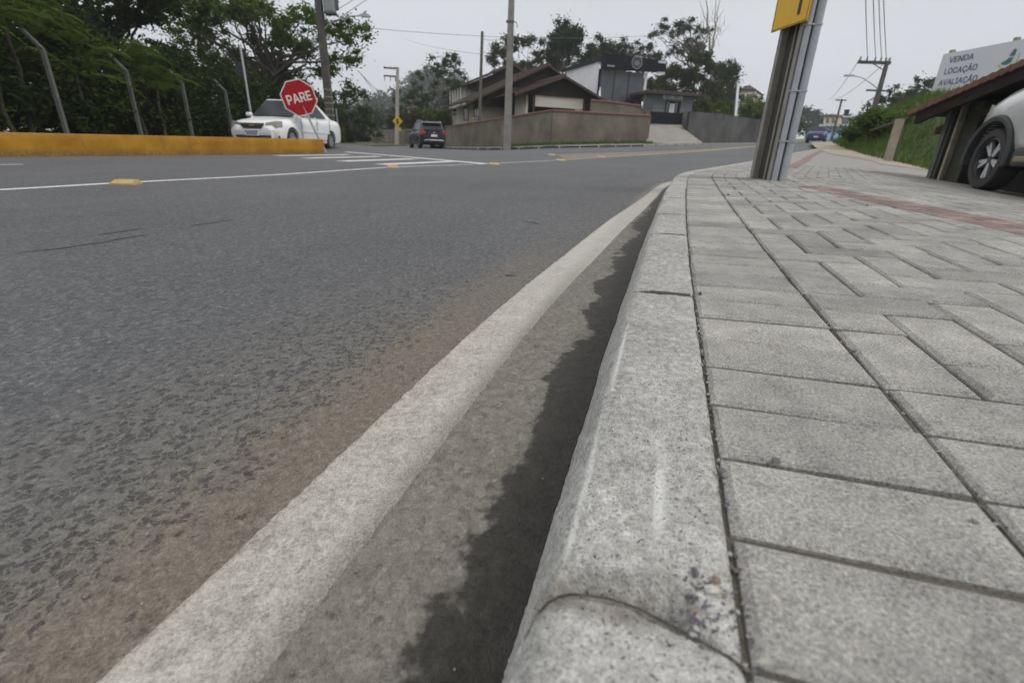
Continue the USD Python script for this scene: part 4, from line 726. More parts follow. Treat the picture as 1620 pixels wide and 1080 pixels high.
# utility pole with transformer
b = gz(528, 22.5, .1); th = thing('utility_pole', 'dark utility pole with banded foot and transformer behind the white car', 'utility pole', b)
hp_ = 10.5; part(th, 'pole', hull([(x*r_, y*r_*.8, z) for z, r_ in ((-.3, .16), (hp_, .12)) for x, y in ((-1, -1), (1, -1), (1, 1), (-1, 1))]), 'pole_dark')
for z in (1.2, 1.45, 1.7, 1.95, 2.25): part(th, 'painted_band', mov(box(-.165, .165, -.135, .135, -.025, .025), (0, 0, z)), 'pole_concrete')
tz = zpx(b[0], b[1], 16)-b[2]
d = RIGHT*.42
tr = part(th, 'transformer', cat([mov(rbox(-.22, .22, -.2, .2, -.1, .75, .05), (.48, -.05, tz)), box(.1, .5, -.03, .03, tz+.1, tz+.15), box(.1, .5, -.03, .03, tz+.5, tz+.55)]), 'transformer', 30)
part(tr, 'base_rim', mov(box(-.235, .235, -.215, .215, -.17, -.1), (.48, -.05, tz)), 'steel_dark')
for o in (-.12, .0, .12): part(tr, 'bushing', mov(cyl((o, 0, .75), (o, 0, .98), .035, .02), (.48, -.05, tz)), 'steel_dark')
for o in (.78,): part(th, 'fuse_cutout', cat([mov(box(-.05, .05, -.05, .05, -.05, .5), (o, 0, tz+.05)), mov(box(-.3, .3, -.02, .02, 0, .04), (o-.2, 0, tz+.3))]), 'steel_dark')
a0 = np.array([.12, 0, zpx(b[0], b[1], 46)-b[2]]); hd = np.array([1.75, -.1, zpx(b[0]+1.6, b[1], 26)-b[2]])
part(th, 'lamp_arm', tube([a0, a0+[.35, 0, .28], hd-[.35, 0, .02], hd], .03, 7), 'galvanized', True)
lh = part(th, 'lamp_head', mov(hull([(0, -.08, 0), (0, .08, 0), (.1, -.1, .07), (.1, .1, .07), (.42, -.09, .05), (.42, .09, .05), (.48, 0, 0), (.1, -.1, -.04), (.42, .09, -.05), (.1, .1, -.04), (.42, -.09, -.05)]), hd), 'galvanized', 30)
part(lh, 'photocell', mov(cyl((0, 0, .05), (0, 0, .14), .035), hd+[.2, 0, 0]), 'steel_dark')
PT = b+np.array([0, 0, hp_])
for k, (px, py, zc) in enumerate(((640, -60, 14), (700, -90, 12))):
    strand('power_cable', np.array([b[0]+.8, b[1], zpx(b[0], b[1], 14+k*14)]), at(px, py, zc), .05, .010, ['upper cable running up and right from the transformer pole', 'lower cable running up and right from the transformer pole'][k], 'cable', group='cables from the transformer pole')
strand('power_cable', at(575, 44, 21), at(1090, 52, 30), .35, .009, 'thin cable crossing the sky from the street lamp towards the concrete pole')
# small round signs seen from behind
for px, ptop, pbot, cx_, cy_, zc, r_, lab in ((404, 86, 230, 404, 118, 17, .21, 'round road sign seen from behind on a thin tall post over the white car'), (536, 174, 238, 533, 176, 26, .22, 'round road sign seen from behind on a thin post beside the side street')):
    b = gz(px+2, zc, .05); top_ = at(cx_, cy_, zc)-b; th = thing('road_sign', lab, 'road sign', b)
    part(th, 'post', cyl((0, 0, -.2), (0, 0, at(px, ptop, zc)[2]-b[2]), .035), 'galvanized', True)
    part(th, 'sign_plate', mov(rot(cyl((0, 0, -.006), (0, 0, .006), r_, n=28), (1, 0, 0), PI/2), (top_[0], .06, top_[2])), 'sign_back', 30)
# the stop sign, leaning on its post
sc = at(473, 155, 13.9); foot = at(507, 224, 14.55); axis_ = (sc-foot)/np.linalg.norm(sc-foot)
nrm_ = np.array([0, 0, CZ])-sc; nrm_ = nrm_/np.linalg.norm(nrm_); nrm_ = nrm_-axis_*(nrm_@axis_); nrm_ += np.cross(axis_, nrm_)*.12; nrm_ /= np.linalg.norm(nrm_)
ex = np.cross(axis_, nrm_); ex /= np.linalg.norm(ex)
tw = math.radians(6); ex, ey = ex*math.cos(tw)-axis_*math.sin(tw), axis_*math.cos(tw)+ex*math.sin(tw)
th = thing('stop_sign', 'red octagonal PARE stop sign on a leaning grey post behind the yellow barrier', 'stop sign', foot-axis_*.8)
def plane_geo(g, o, e1, e2, e3):
    v, f = arr(g); return o+v[:, :1]*e1+v[:, 1:2]*e2+v[:, 2:]*e3, f
def octo(r_, z0, z1): return trimesh.creation.extrude_polygon(sg.Polygon([(r_*math.cos(PI/8+k*PI/4), r_*math.sin(PI/8+k*PI/4)) for k in range(8)]), z1-z0).apply_translation([0, 0, z0])
part(th, 'post', cyl(foot-axis_*.8, sc+axis_*.3-nrm_*.03, .032), 'galvanized', True, True)
pl = part(th, 'sign_plate', plane_geo(octo(.51, -.004, .004), sc, ex, ey, nrm_), 'sign_white', False, True)
part(pl, 'red_face', plane_geo(octo(.48, .004, .008), sc, ex, ey, nrm_), 'sign_red', False, True)
tm = meshkit.text_mesh('PARE', .235, .003, True); tm.apply_translation([-tm.bounds[:, 0].mean(), -tm.bounds[:, 1].mean(), .008]); tm.apply_scale([.88, 1, 1])
part(pl, 'lettering', plane_geo(tm, sc, ex, ey, nrm_), 'sign_white', False, True)
part(pl, 'back_sheet', plane_geo(octo(.505, -.010, -.004), sc, ex, ey, nrm_), 'sign_back', False, True)

# ------------------------------------------------------------------ cars
def wheel(th, c, r_, w_, side, style, turn=0.):
    """side +1: the outer face looks along +y"""
    prof = np.array([(r_*.66, -w_/2+.02), (r_*.72, -w_/2), (r_*.93, -w_/2+.004), (r_, -w_/2+.03), (r_, w_/2-.03), (r_*.93, w_/2-.004), (r_*.72, w_/2), (r_*.66, w_/2-.02), (r_*.64, 0), (r_*.66, -w_/2+.02)])
    rv = trimesh.creation.revolve(prof, sections=40)
    def put(g): v, f = arr(g); R_ = trimesh.transformations.euler_matrix(-PI/2*side, 0, 0); return v@R_[:3, :3].T+np.asarray(c), f
    if style == 'near':                              # tread grooves on the tyre that stands close
        v = np.array(rv.vertices); rr = np.hypot(v[:, 0], v[:, 1]); 
    W = part(th, 'wheel', put(rv), 'tyre', 40)
    part(W, 'rim', put(cat([trimesh.creation.revolve(np.array([(r_*.60, -w_*.35), (r_*.66, -w_*.35), (r_*.67, w_*.42), (r_*.64, w_*.44), (r_*.60, w_*.30), (r_*.60, -w_*.35)]), sections=32), cyl((0, 0, -w_*.2), (0, 0, w_*.02), r_*.61, n=28)])), 'hub_dark', 40)
    sp = []
    if style == 'steel':                             # pressed silver wheel cover with slots
        for k in range(7):
            a = k*2*PI/7; q = [(.10, -.07), (.10, .07), (.56, .13), (.56, -.13)]
            pts = [(r_*(x*math.cos(a)-y*math.sin(a)), r_*(x*math.sin(a)+y*math.cos(a)), z) for x, y in q for z in (w_*.28, w_*.40)]; sp.append(hull(pts))
        sp.append(cyl((0, 0, w_*.2), (0, 0, w_*.42), r_*.2, r_*.16, 20)); sp.append(trimesh.creation.revolve(np.array([(r_*.55, w_*.3), (r_*.66, w_*.3), (r_*.66, w_*.40), (r_*.55, w_*.40), (r_*.55, w_*.3)]), sections=32))
        part(W, 'wheel_cover', put(cat(sp)), 'hub_silver', 35)
    else:                                            # five pairs of bright spokes
        for k in range(5):
            for o in (-.13, .13):
                a = k*2*PI/5+o*.9+.3; q = [(.10, -.035), (.10, .035), (.63, .062+.02*np.sign(o)), (.63, -.062+.02*np.sign(o))]
                pts = [(r_*(x*math.cos(a)-y*math.sin(a)), r_*(x*math.sin(a)+y*math.cos(a)), z+.03*x*w_) for x, y in q for z in (w_*.16, w_*.30)]; part(W, 'spoke', put(hull(pts)), 'spoke_bright')
        part(W, 'hub_cap', put(cyl((0, 0, w_*.1), (0, 0, w_*.33), r_*.13, r_*.11, 18)), 'hub_dark', 35)
    return W
def loft(st, n_=None):
    """st: rows (x, half width, z bottom, z top, round) -> a closed body"""
    st = np.array(st, float); xs = np.linspace(st[0, 0], st[-1, 0], n_ or 34); P = PchipInterpolator(st[::-1, 0], st[::-1, 1:]) if st[0, 0] > st[-1, 0] else PchipInterpolator(st[:, 0], st[:, 1:])
    rings = []
    for x in xs:
        w_, zb, zt, rd = P(x); h = zt-zb
        half = [(0, zb), (w_*.82, zb), (w_*.95, zb+.05*h), (w_*.985, zb+.22*h), (w_, zb+.5*h), (w_*.985, zb+.72*h), (w_*(.985-.25*rd*.2), zt-.13*h-.02*rd), (w_*(.95-.10*rd), zt-.045*h), (w_*(.84-.14*rd), zt), (w_*.45, zt+.012), (0, zt+.018)]
        rings.append([(x, y, z) for y, z in half]+[(x, -y, z) for y, z in half[-2:0:-1]])
    R_ = np.array(rings); n1, m1 = R_.shape[:2]; v = R_.reshape(-1, 3); f = []
    for i in range(n1-1):
        for j in range(m1): a, b_ = i*m1+j, i*m1+(j+1) % m1; f += [(a, b_, b_+m1), (a, b_+m1, a+m1)]
    v = np.vstack([v, R_[0].mean(0), R_[-1].mean(0)])
    for j in range(m1): f += [(len(v)-2, (j+1) % m1, j), (len(v)-1, (n1-1)*m1+j, (n1-1)*m1+(j+1) % m1)]
    tm_ = trimesh.Trimesh(v, f, process=False)
    if tm_.volume < 0: tm_.invert()
    return mf.Manifold(mf.Mesh(np.asarray(tm_.vertices, np.float32), np.asarray(tm_.faces, np.uint32)))
def lerp(a, b, t): return np.asarray(a, float)+(np.asarray(b, float)-np.asarray(a, float))*t
def inset(q, a, b, c, d):                    # q: lower-left, lower-right, upper-right, upper-left; fractions from left, right, bottom, top
    f = lambda u, v: lerp(lerp(q[0], q[1], u), lerp(q[3], q[2], u), v)
    return [f(a, c), f(1-b, c), f(1-b, 1-d), f(a, 1-d)]
def out_n(q, ref): q = np.asarray(q); n_ = np.cross(q[1]-q[0], q[2]-q[0]); n_ /= np.linalg.norm(n_); return n_ if n_@(q.mean(0)-ref) > 0 else -n_
def car(name, label, loc, heading, S, group=None):
    """S: the car's measures. x forward, y left; heading = direction of the front in the ground plane (azimuth)"""
    th = thing(name, label, 'car', loc, PI/2-heading, group)
    body = loft(S['body']); r_ = S['r']; arch = S.get('arch', 1.16)
    for x in S['axles']:
        for s_ in (-1, 1):
            body = body-mf.Manifold.cylinder(.5, r_*arch, r_*arch, 48, True).rotate((90, 0, 0)).translate((x, s_*(S['w']-.02), r_*1.02))
    part(th, 'body', body, S['paint'], 32)
    xa, xb, xc, xd, wb, wr, zb, zb2, zr = S['cab']
    Bq = [(xa, wb, zb), (xd, wb, zb2), (xc, wr, zr), (xb, wr, zr)]                  # left side
    def rr(p, r0=.05): return mf.Manifold.sphere(r0, 12).translate(p)
    gh = mf.Manifold.batch_hull([rr((x+(-.03 if k in (0, 3) else .03), s_*(y-.05), z-(.05 if k > 1 else .08))) for k, (x, y, z) in enumerate(Bq) for s_ in (-1, 1)]+[rr(((xb+xc)/2, 0, zr-.03))])
    part(th, 'cabin', gh, S.get('roof_paint', S['paint']), 32)
    ctr = np.array([(xb+xc)/2, 0, (zb+zr)/2])
    for s_ in (1, -1):
        q = [np.array((x, s_*y, z)) for x, y, z in Bq]; n_ = out_n(q, ctr); q = [p+n_*.006 for p in q]
        for u0, u1 in S['side_windows']:
            g = inset(q, u0, 1-u1, .10, .12); part(th, 'side_window', slab(g, .012), 'car_glass')
    q = [np.array(p) for p in ((xa, -wb, zb), (xa, wb, zb), (xb, wr, zr), (xb, -wr, zr))]; n_ = out_n(q, ctr)
    part(th, 'windshield', slab([p+n_*.012 for p in inset(q, .07, .07, .06, .08)], .012), S.get('ws', 'windshield_glass'))
    q = [np.array(p) for p in ((xd, wb, zb2), (xd, -wb, zb2), (xc, -wr, zr), (xc, wr, zr))]; n_ = out_n(q, ctr)
    part(th, 'rear_window', slab([p+n_*.012 for p in inset(q, .09, .09, .12, .14)], .012), 'car_glass')
    for x in S['axles']:
        for s_ in (1, -1): wheel(th, (x, s_*(S['w']-.115), r_), r_, S['tw'], s_, S['rim'])
    for s_ in (1, -1): part(th, 'mirror', mov(rbox(-.07, .07, -.09, .09, -.06, .06, .04), (xa-S.get('mx', .25), s_*(wb+.13), zb+.08)), S['paint'], 35)
    return th
# white sedan coming out of the side street
wc = np.array([-7.38, 16.75]); W_ = dict(paint='car_white', w=.805, r=.285, tw=.175, rim='steel', axles=(1.32, -1.12),
    body=[(2.06, .56, .24, .56, 1), (1.98, .70, .19, .68, 1), (1.75, .775, .17, .76, 1), (1.3, .80, .17, .83, .9), (.9, .805, .17, .90, .7), (.2, .805, .17, .92, .5), (-1.2, .805, .17, .95, .6), (-1.55, .80, .19, .97, .8), (-1.95, .75, .24, .95, 1), (-2.08, .62, .30, .86, 1)],
    cab=(1.02, .30, -.72, -1.48, .745, .56, .88, .93, 1.43), side_windows=[(.20, .50), (.535, .80)])
wcar = car('parked_car', 'white sedan waiting behind the yellow barrier with its front towards the road', (wc[0], wc[1], float(G(*wc))), math.radians(186), W_)
for s_ in (1, -1):
    part(wcar, 'headlight', hull([(2.03, s_*.37, .555), (2.01, s_*.39, .69), (1.93, s_*.66, .745), (1.78, s_*.765, .75), (1.80, s_*.775, .60), (1.97, s_*.69, .565), (1.7, s_*.5, .65)]), 'lamp_clear', 30)
    part(wcar, 'tail_light', hull([(-1.98, s_*.72, .62), (-1.98, s_*.72, .86), (-2.06, s_*.60, .86), (-2.06, s_*.60, .62), (-1.8, s_*.6, .7)]), 'lamp_red', 30)
    part(wcar, 'door_handle', box(-.33, -.2, s_*.80-.012, s_*.80+.012, .80, .83), 'car_white')
gr = part(wcar, 'grille', hull([(2.045, -.36, .64), (2.045, .36, .64), (2.075, -.28, .53), (2.075, .28, .53), (2.03, .37, .68), (2.03, -.37, .68), (1.9, 0, .6)]), 'cladding', 30)
part(gr, 'chrome_bar', hull([(2.062, -.35, .60), (2.062, .35, .60), (2.062, -.35, .625), (2.062, .35, .625), (2.085, 0, .60), (2.085, 0, .625), (2.0, 0, .61)]), 'chrome')
part(gr, 'emblem', cat([box(2.07, 2.098, -.075, .075, .600, .628), box(2.07, 2.099, -.03, .03, .588, .640)]), 'gold')
part(wcar, 'lower_trim', hull([(2.085, -.5, .29), (2.085, .5, .29), (2.085, -.5, .36), (2.085, .5, .36), (1.93, .74, .30), (1.93, -.74, .30), (1.93, .74, .36), (1.93, -.74, .36), (1.8, 0, .3)]), 'cladding', 30)
part(wcar, 'front_bumper', hull([(2.10, -.48, .40), (2.10, .48, .40), (2.10, -.48, .50), (2.10, .48, .50), (1.95, .735, .40), (1.95, -.735, .40), (1.95, .735, .5), (1.95, -.735, .5), (2.0, .62, .20), (2.0, -.62, .2), (1.6, 0, .3)])-mf.Manifold(), 'car_white', 40)
lp = part(wcar, 'licence_plate', box(2.10, 2.118, -.20, .20, .345, .475), 'plate_white'); part(lp, 'plate_strip', box(2.116, 2.122, -.20, .20, .445, .475), 'plate_blue')
rng = np.random.default_rng(4)
for k in range(7): part(lp, 'plate_character', box(2.116, 2.121, -.155+k*.046, -.125+k*.046, .365, .43), 'print_navy')
for o in (-.35, .35): part(wcar, 'wiper', tube([(1.0, o, .93), (.86, o+.25, .985), (.78, o+.42, 1.03)], .010, 5), 'rubber')
for s_ in (1, -1):
    for x0, x1, z0, z1 in ((.80, .812, .32, .88), (-.16, -.148, .30, .92), (-1.02, -1.008, .45, .93), (-.95, .75, .295, .305)): part(wcar, 'door_seam', box(x0, x1, s_*.808-.004, s_*.808+.004, z0, z1), 'rubber')
part(wcar, 'side_moulding', box(-1.0, .85, .800, .815, .50, .55), 'car_white')
# dark SUV driving away up the side street
dk = gz(675, 32.5)+np.array([0, 0, -.02]); D_ = dict(paint='car_dark', w=.86, r=.33, tw=.22, rim='alloy', axles=(1.30, -1.25),
    body=[(2.08, .62, .36, .75, 1), (1.95, .78, .26, .88, 1), (1.4, .86, .24, 1.0, .8), (.6, .865, .24, 1.05, .5), (-1.2, .87, .24, 1.08, .5), (-1.9, .84, .27, 1.08, .7), (-2.08, .72, .36, 1.02, 1)],
    cab=(1.15, .45, -1.55, -2.0, .79, .63, .98, 1.04, 1.60), side_windows=[(.2, .47), (.5, .72), (.75, .90)], roof_paint='car_dark')
dcar = car('parked_car', 'dark blue SUV seen from behind with red tail lights turning into the side street', dk, math.radians(-24), D_)
for s_ in (1, -1):
    part(dcar, 'tail_light', hull([(-2.0, s_*.80, .80), (-2.02, s_*.80, 1.06), (-2.10, s_*.56, 1.02), (-2.11, s_*.60, .86), (-1.75, s_*.86, .98), (-1.8, s_*.85, .84)]), 'lamp_red', 30)
    part(dcar, 'roof_rail', tube([(.3, s_*.60, 1.60), (0, s_*.60, 1.65), (-1.3, s_*.60, 1.65), (-1.6, s_*.60, 1.60)], .02, 6), 'galvanized')
part(dcar, 'rear_bumper', hull([(-2.12, -.6, .40), (-2.12, .6, .40), (-2.12, .6, .66), (-2.12, -.6, .66), (-1.9, .82, .42), (-1.9, -.82, .42), (-1.9, .82, .62), (-1.9, -.82, .62)]), 'car_dark', 30)
part(dcar, 'bumper_strip', tube([(-2.0, .74, .42), (-2.12, .60, .50), (-2.135, .3, .52), (-2.135, -.3, .52), (-2.12, -.60, .50), (-2.0, -.74, .42)], .022, 6), 'galvanized')
part(dcar, 'licence_plate', box(-2.135, -2.11, -.2, .2, .72, .85), 'plate_white'); part(dcar, 'emblem', box(-2.12, -2.09, -.06, .06, .93, .98), 'chrome')
part(dcar, 'roof_spoiler', hull([(-1.6, .60, 1.60), (-1.6, -.60, 1.60), (-1.85, .58, 1.57), (-1.85, -.58, 1.57), (-1.84, .58, 1.54), (-1.84, -.58, 1.54), (-1.6, .6, 1.55), (-1.6, -.6, 1.55)]), 'car_silver')
# blue car coming down the road far away
bl = gz(1287, 48); B__ = dict(D_, paint='car_blue', roof_paint='car_blue', side_windows=[(.2, .47), (.5, .72)], cab=(1.05, .35, -1.3, -1.9, .77, .60, .95, 1.0, 1.50), ws='windshield_glass')
bcar = car('parked_car', 'small blue car driving down the road in the distance', bl, math.radians(212), B__)
part(bcar, 'licence_plate', box(2.06, 2.12, -.2, .2, .46, .58), 'plate_white')
part(bcar, 'grille', hull([(2.09, -.5, .60), (2.09, .5, .60), (2.07, -.5, .74), (2.07, .5, .74), (1.9, 0, .7)]), 'cladding')
for s_ in (1, -1): part(bcar, 'headlight', hull([(2.06, s_*.52, .68), (2.04, s_*.56, .82), (1.92, s_*.76, .84), (1.93, s_*.77, .74), (1.8, s_*.6, .76)]), 'lamp_clear')
# silver SUV standing at the right edge of the picture
R0 = .30; wheel_pt = gp(1558, 301, WALK); hd_ = KAZ+math.radians(1.0); fw = np.array([math.sin(hd_), math.cos(hd_)]); lf_ = np.array([-math.cos(hd_), math.sin(hd_)])
org = wheel_pt[:2]-fw*1.30-lf_*(.90-.115)
S_ = dict(paint='car_silver', w=.90, r=R0, tw=.19, rim='alloy', axles=(1.30, -1.32), arch=1.17, mx=.95,
    body=[(2.02, .40, .50, .80, 1), (1.95, .62, .42, .84, 1), (1.78, .80, .34, .92, 1), (1.30, .885, .30, .99, .9), (.6, .90, .30, 1.05, .6), (-1.2, .905, .30, 1.13, .5), (-1.95, .87, .32, 1.12, .7), (-2.15, .74, .40, 1.05, 1)],
    cab=(.42, -.15, -1.6, -2.08, .83, .66, 1.02, 1.08, 1.60), side_windows=[(.2, .47), (.5, .72), (.75, .90)])
gs = float(G(*(wheel_pt[:2])))+WALK
scar = car('parked_car', 'silver SUV standing on the sidewalk at the right edge, front wheel and fender in view', (org[0], org[1], gs), hd_, S_)
for x in (1.30, -1.32):
    for s_ in (1, -1):
        a = np.linspace(-.32, PI+.32, 30); r1, r2 = R0*1.17, R0*1.17+.055; pts = []
        sec = [(r1, .80), (r1, .912), (r2-.02, .922), (r2, .905), (r2, .82)]
        Pq = np.array([[(x+r_*math.cos(t), s_*y, R0*1.02+r_*math.sin(t)) for t in a] for r_, y in sec]); Pq[..., 2] = np.maximum(Pq[..., 2], .24)
        part(scar, 'wheel_arch_trim', grid(Pq if s_ > 0 else Pq[::-1]), 'cladding', 40)
        part(scar, 'wheel_well', grid(np.array([[(x+r1*math.cos(t), s_*y, R0*1.02+r1*math.sin(t)) for t in a] for y in (.5, .80)])), 'rubber')
for s_ in (1, -1):
    part(scar, 'sill_trim', rbox(-.86, .84, s_*.86-.05, s_*.86+.05, .235, .40, .03), 'cladding', 30)
    part(scar, 'sill_insert', rbox(-.8, .78, s_*.895-.02, s_*.895+.025, .27, .33, .015), 'cladding_tan', 30)
    part(scar, 'headlight', hull([(1.93, s_*.60, .68), (1.92, s_*.62, .78), (1.72, s_*.80, .84), (1.70, s_*.815, .74), (1.6, s_*.6, .76)]), 'lamp_clear', 30)
    part(scar, 'door_handle', box(-.45, -.25, s_*.90-.02, s_*.90+.02, .93, .97), 'car_silver')
part(scar, 'front_bumper', hull([(2.0, -.5, .30), (2.0, .5, .30), (2.03, .5, .62), (2.03, -.5, .62), (1.74, .82, .30), (1.74, -.82, .30), (1.74, .83, .6), (1.74, -.83, .6)]), 'cladding', 40)
part(scar, 'underbody', box(-2., 1.9, -.6, .6, .22, .34), 'rubber')

# ------------------------------------------------------------------ raised markers on the road
def stud(k, px, py, rz, lab, ref=True):
    p = gp(px, py); th = thing('road_stud', lab, 'road stud', p, rz, 'raised yellow road studs'); sx_, sy_, h = .10, .07, .044
    part(th, 'base', hull([(x*sx_, y*sy_, 0) for x in (-1, 1) for y in (-1, 1)]+[(x*sx_*.9, y*sy_*.62, h) for x in (-.72, 1) for y in (-1, 1)]+[(x*sx_, y*sy_, .015) for x in (-1, 1) for y in (-1, 1)]), 'stud_yellow', 35)
    part(th, 'reflector', hull([(-sx_*.99, y*.045, .018) for y in (-1, 1)]+[(-sx_*.72, y*.038, .038) for y in (-1, 1)]+[(-sx_*.9, y*.042, .018) for y in (-1, 1)]), 'reflector')
stud(0, 200, 292, .15, 'nearest yellow road stud on the white centre line, on the left')
stud(1, 621, 266, .3, 'yellow road stud at the near end of the striped island')
stud(2, 781, 261, .35, 'yellow road stud at the tip of the striped island')
for k, (px, py) in enumerate(((873, 246), (886, 254.8), (950, 249.8))):
    stud(3+k, px, py, .5, ['yellow road stud at the left end of the upper yellow line', 'yellow road stud at the left end of the lower yellow line', 'yellow road stud farther along the lower yellow line'][k])

#--PART4--
# ------------------------------------------------------------------ the corner house, its wall and the buildings behind
def wall_run(name, label, pts, heights, thick, mat_, cap=None, cap_h=.07, cat_='wall', group=None, dz=.10, seg=.8):
    """a wall along ground points; heights = world z of its top at every point"""
    P = np.array([p[:2] for p in pts]); th = thing(name, label, cat_, onG(*P[0], 0), group=group)
    g, c_ = [], []
    for i in range(len(P)-1):
        a, b = P[i], P[i+1]; d = (b-a)/np.linalg.norm(b-a); n_ = np.array([-d[1], d[0]])*thick/2; m_ = max(2, int(np.linalg.norm(b-a)/seg)+1); t = np.linspace(0, 1, m_)[:, None]; q = a+(b-a)*t
        if i < len(P)-2: q[-1] += d*thick*.49
        h = (heights[i]+(heights[i+1]-heights[i])*t[:, 0]); lo = G(q[:, 0], q[:, 1])-.3
        ring = [np.column_stack([q+n_, lo]), np.column_stack([q+n_, h]), np.column_stack([q-n_, h]), np.column_stack([q-n_, lo])]
        v, f = grid(np.array(ring)); e = [[0, m_, 2*m_], [0, 2*m_, 3*m_]]; f = np.vstack([f, e, np.array(e)[:, ::-1], np.array(e)+m_-1, (np.array(e)+m_-1)[:, ::-1]]); g.append((v, f))
        if cap:
            r_ = np.array([np.column_stack([q+n_*k, h+dz_]) for k, dz_ in ((1.35, .003), (1.35, cap_h), (0, cap_h+.05), (-1.35, cap_h), (-1.35, .003), (1.35, .003))]); c_.append(grid(r_[:, :])); 
            for j in (0, m_-1): c_.append((np.array([r_[k, j] for k in range(5)]), np.array([[0, 1, 2], [0, 2, 3], [0, 3, 4], [2, 1, 0], [3, 2, 0], [4, 3, 0]])))
    part(th, 'wall_body', cat(g), mat_, world=True)
    if cap: part(th, 'coping', cat(c_), cap, world=True)
    return th
wcn, wl, wr_ = pz(870, 27), pz(706, 37), pz(1022, 28.6)
w1 = wall_run('lot_wall', 'stained grey-brown plastered wall with red coping around the corner house', [(*wl, 0), (*wcn, 0), (*wr_, 0)], [at(706, 203, 37)[2], at(870, 178.5, 27)[2], at(1022, 186.5, 28.6)[2]], .18, 'wall_grime', 'coping')
part(w1, 'gas_box', mov(box(-.12, .12, -.05, .05, -.28, .28), at(947, 212, 27.75)+np.array([0, -.12, 0])), 'timber_dark', world=True)
wall_run('inner_wall', 'low grey wall with curved brown coping behind the right end of the corner wall', [(*pz(928, 30.5), 0), (*pz(975, 30.8), 0), (*pz(1005, 31), 0), (*pz(1009, 31), 0)], [at(928, 163, 30.5)[2], at(975, 167.5, 30.8)[2], at(1004, 172, 31)[2], at(1009, 178, 31)[2]], .16, 'wall_grime', 'coping')
E2 = np.array([-.375, .927]); E1 = np.array([.927, .375])
def roofslope(e1, e2, o, w0, z0, w1, z1, d0, d1, th=.10, pitch=.23, amp=.028, res=.058):
    """a tiled roof slope: eave at (w0, z0), ridge at (w1, z1), from depth d0 to d1; the tiles' rolls run down the slope"""
    nd = int((d1-d0)/res)+1; dd = np.linspace(d0, d1, nd); L = math.hypot(w1-w0, z1-z0); ns = max(3, int(L/.38)+1); out = []
    nx, nz_ = -(z1-z0)/L*np.sign(w1-w0), abs(w1-w0)/L
    for k in range(ns-1):                                     # courses lap over one another
        a, b = k/(ns-1), (k+1)/(ns-1)+.02; u = np.array([a, b]); lift = np.array([.035, 0.])
        roll = amp*np.abs(np.sin(PI*dd/pitch))
        W_ = w0+(w1-w0)*u[:, None]+nx*(lift[:, None]+roll[None]); Z_ = z0+(z1-z0)*u[:, None]+nz_*(lift[:, None]+roll[None]); D_ = np.broadcast_to(dd, W_.shape)
        Pq = np.stack([W_, D_, Z_], -1); out.append(grid(Pq if w1 < w0 else Pq[::-1]))
    soff = np.array([[(w0, d, z0-.02), (w1, d, z1-.02)] for d in (d0+.02, d1-.02)])
    return xf(cat(out), e1, e2, o), xf(grid(soff if w1 < w0 else soff[::-1]), e1, e2, o)
def gable(th, o, hw, zr, ze, d0, d1, tile='roof_tile', fascia='timber', e1=E1, e2=E2, face=True, face_d=.35, face_mat='timber_dark', hwl=None, fb=.25):
    hwl = hwl or hw; rt = part(th, 'roof', cat([roofslope(e1, e2, o, -hwl, ze, 0, zr, d0, d1)[0], roofslope(e1, e2, o, hw, ze, 0, zr, d0, d1)[0]]), tile, world=True)
    part(rt, 'roof_underside', cat([roofslope(e1, e2, o, -hwl, ze, 0, zr, d0, d1)[1], roofslope(e1, e2, o, hw, ze, 0, zr, d0, d1)[1]]), 'timber_dark', world=True)
    for w_ in (-hwl, hw):
        s_ = np.sign(w_); q = [(w_, ze-.13), (0, zr-.13), (0, zr+.02), (w_, ze+.02)]
        part(rt, 'barge_board', xf(hull([(w, d, z) for w, z in q for d in (d0-.045, d0-.005)]), e1, e2, o), fascia, world=True)
        nr = int((d1-d0)/.25)
    part(rt, 'ridge_tiles', xf(tube([(0, d, zr+.03) for d in np.linspace(d0, d1, 12)], .10, 8), e1, e2, o), tile, True, world=True)
    if face: part(th, 'gable_wall', xf(hull([(w, d, z) for w, z in ((-hwl*.86, ze-.06+(zr-ze)*.1), (hw*.86, ze-.06+(zr-ze)*.1), (0, zr-.2), (-hwl*.86, ze-fb), (hw*.86, ze-fb)) for d in (face_d+d0, face_d+d0+.1)]), e1, e2, o), face_mat, world=True)
    return rt
pa = at(894, 120, 31); ho = np.array([pa[0], pa[1], 0]); house = thing('corner_house', 'single storey house with three overlapping dark tiled gable roofs and cream walls', 'house', onG(ho[0], ho[1]))
zr1, ze1 = pa[2], at(815, 147, 29.8)[2]
gable(house, ho, 3.3, zr1, ze1, 0, 5.5, hwl=3.5, fb=-.13)
def hb(name, w0, w1, d0, d1, z0, z1, mat_, th=house, o=None): return part(th, name, xf(box(w0, w1, d0, d1, z0, z1), E1, E2, ho if o is None else o), mat_, world=True)
zt = at(886, 149, 31)[2]; zb_ = at(886, 168.5, 31)[2]; g0 = float(G(ho[0], ho[1]))
hb('porch_beam', -2.35, 2.1, .42, .56, zt-.02, zt+.16, 'timber'); hb('roller_blind', -1.85, 1.75, .45, .50, zb_, zt-.03, 'blind')
for w_ in (-1.95, 1.8): hb('porch_post', w_-.07, w_+.07, .42, .56, g0-.2, zt-.025, 'timber')
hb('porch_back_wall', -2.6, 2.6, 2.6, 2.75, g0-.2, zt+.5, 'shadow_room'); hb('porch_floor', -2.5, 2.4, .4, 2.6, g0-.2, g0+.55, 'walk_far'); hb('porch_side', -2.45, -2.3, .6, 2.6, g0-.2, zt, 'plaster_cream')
for k in range(4): hb('baluster', 1.2+k*.13, 1.24+k*.13, .43, .50, g0, zb_-.02, 'plaster_white')
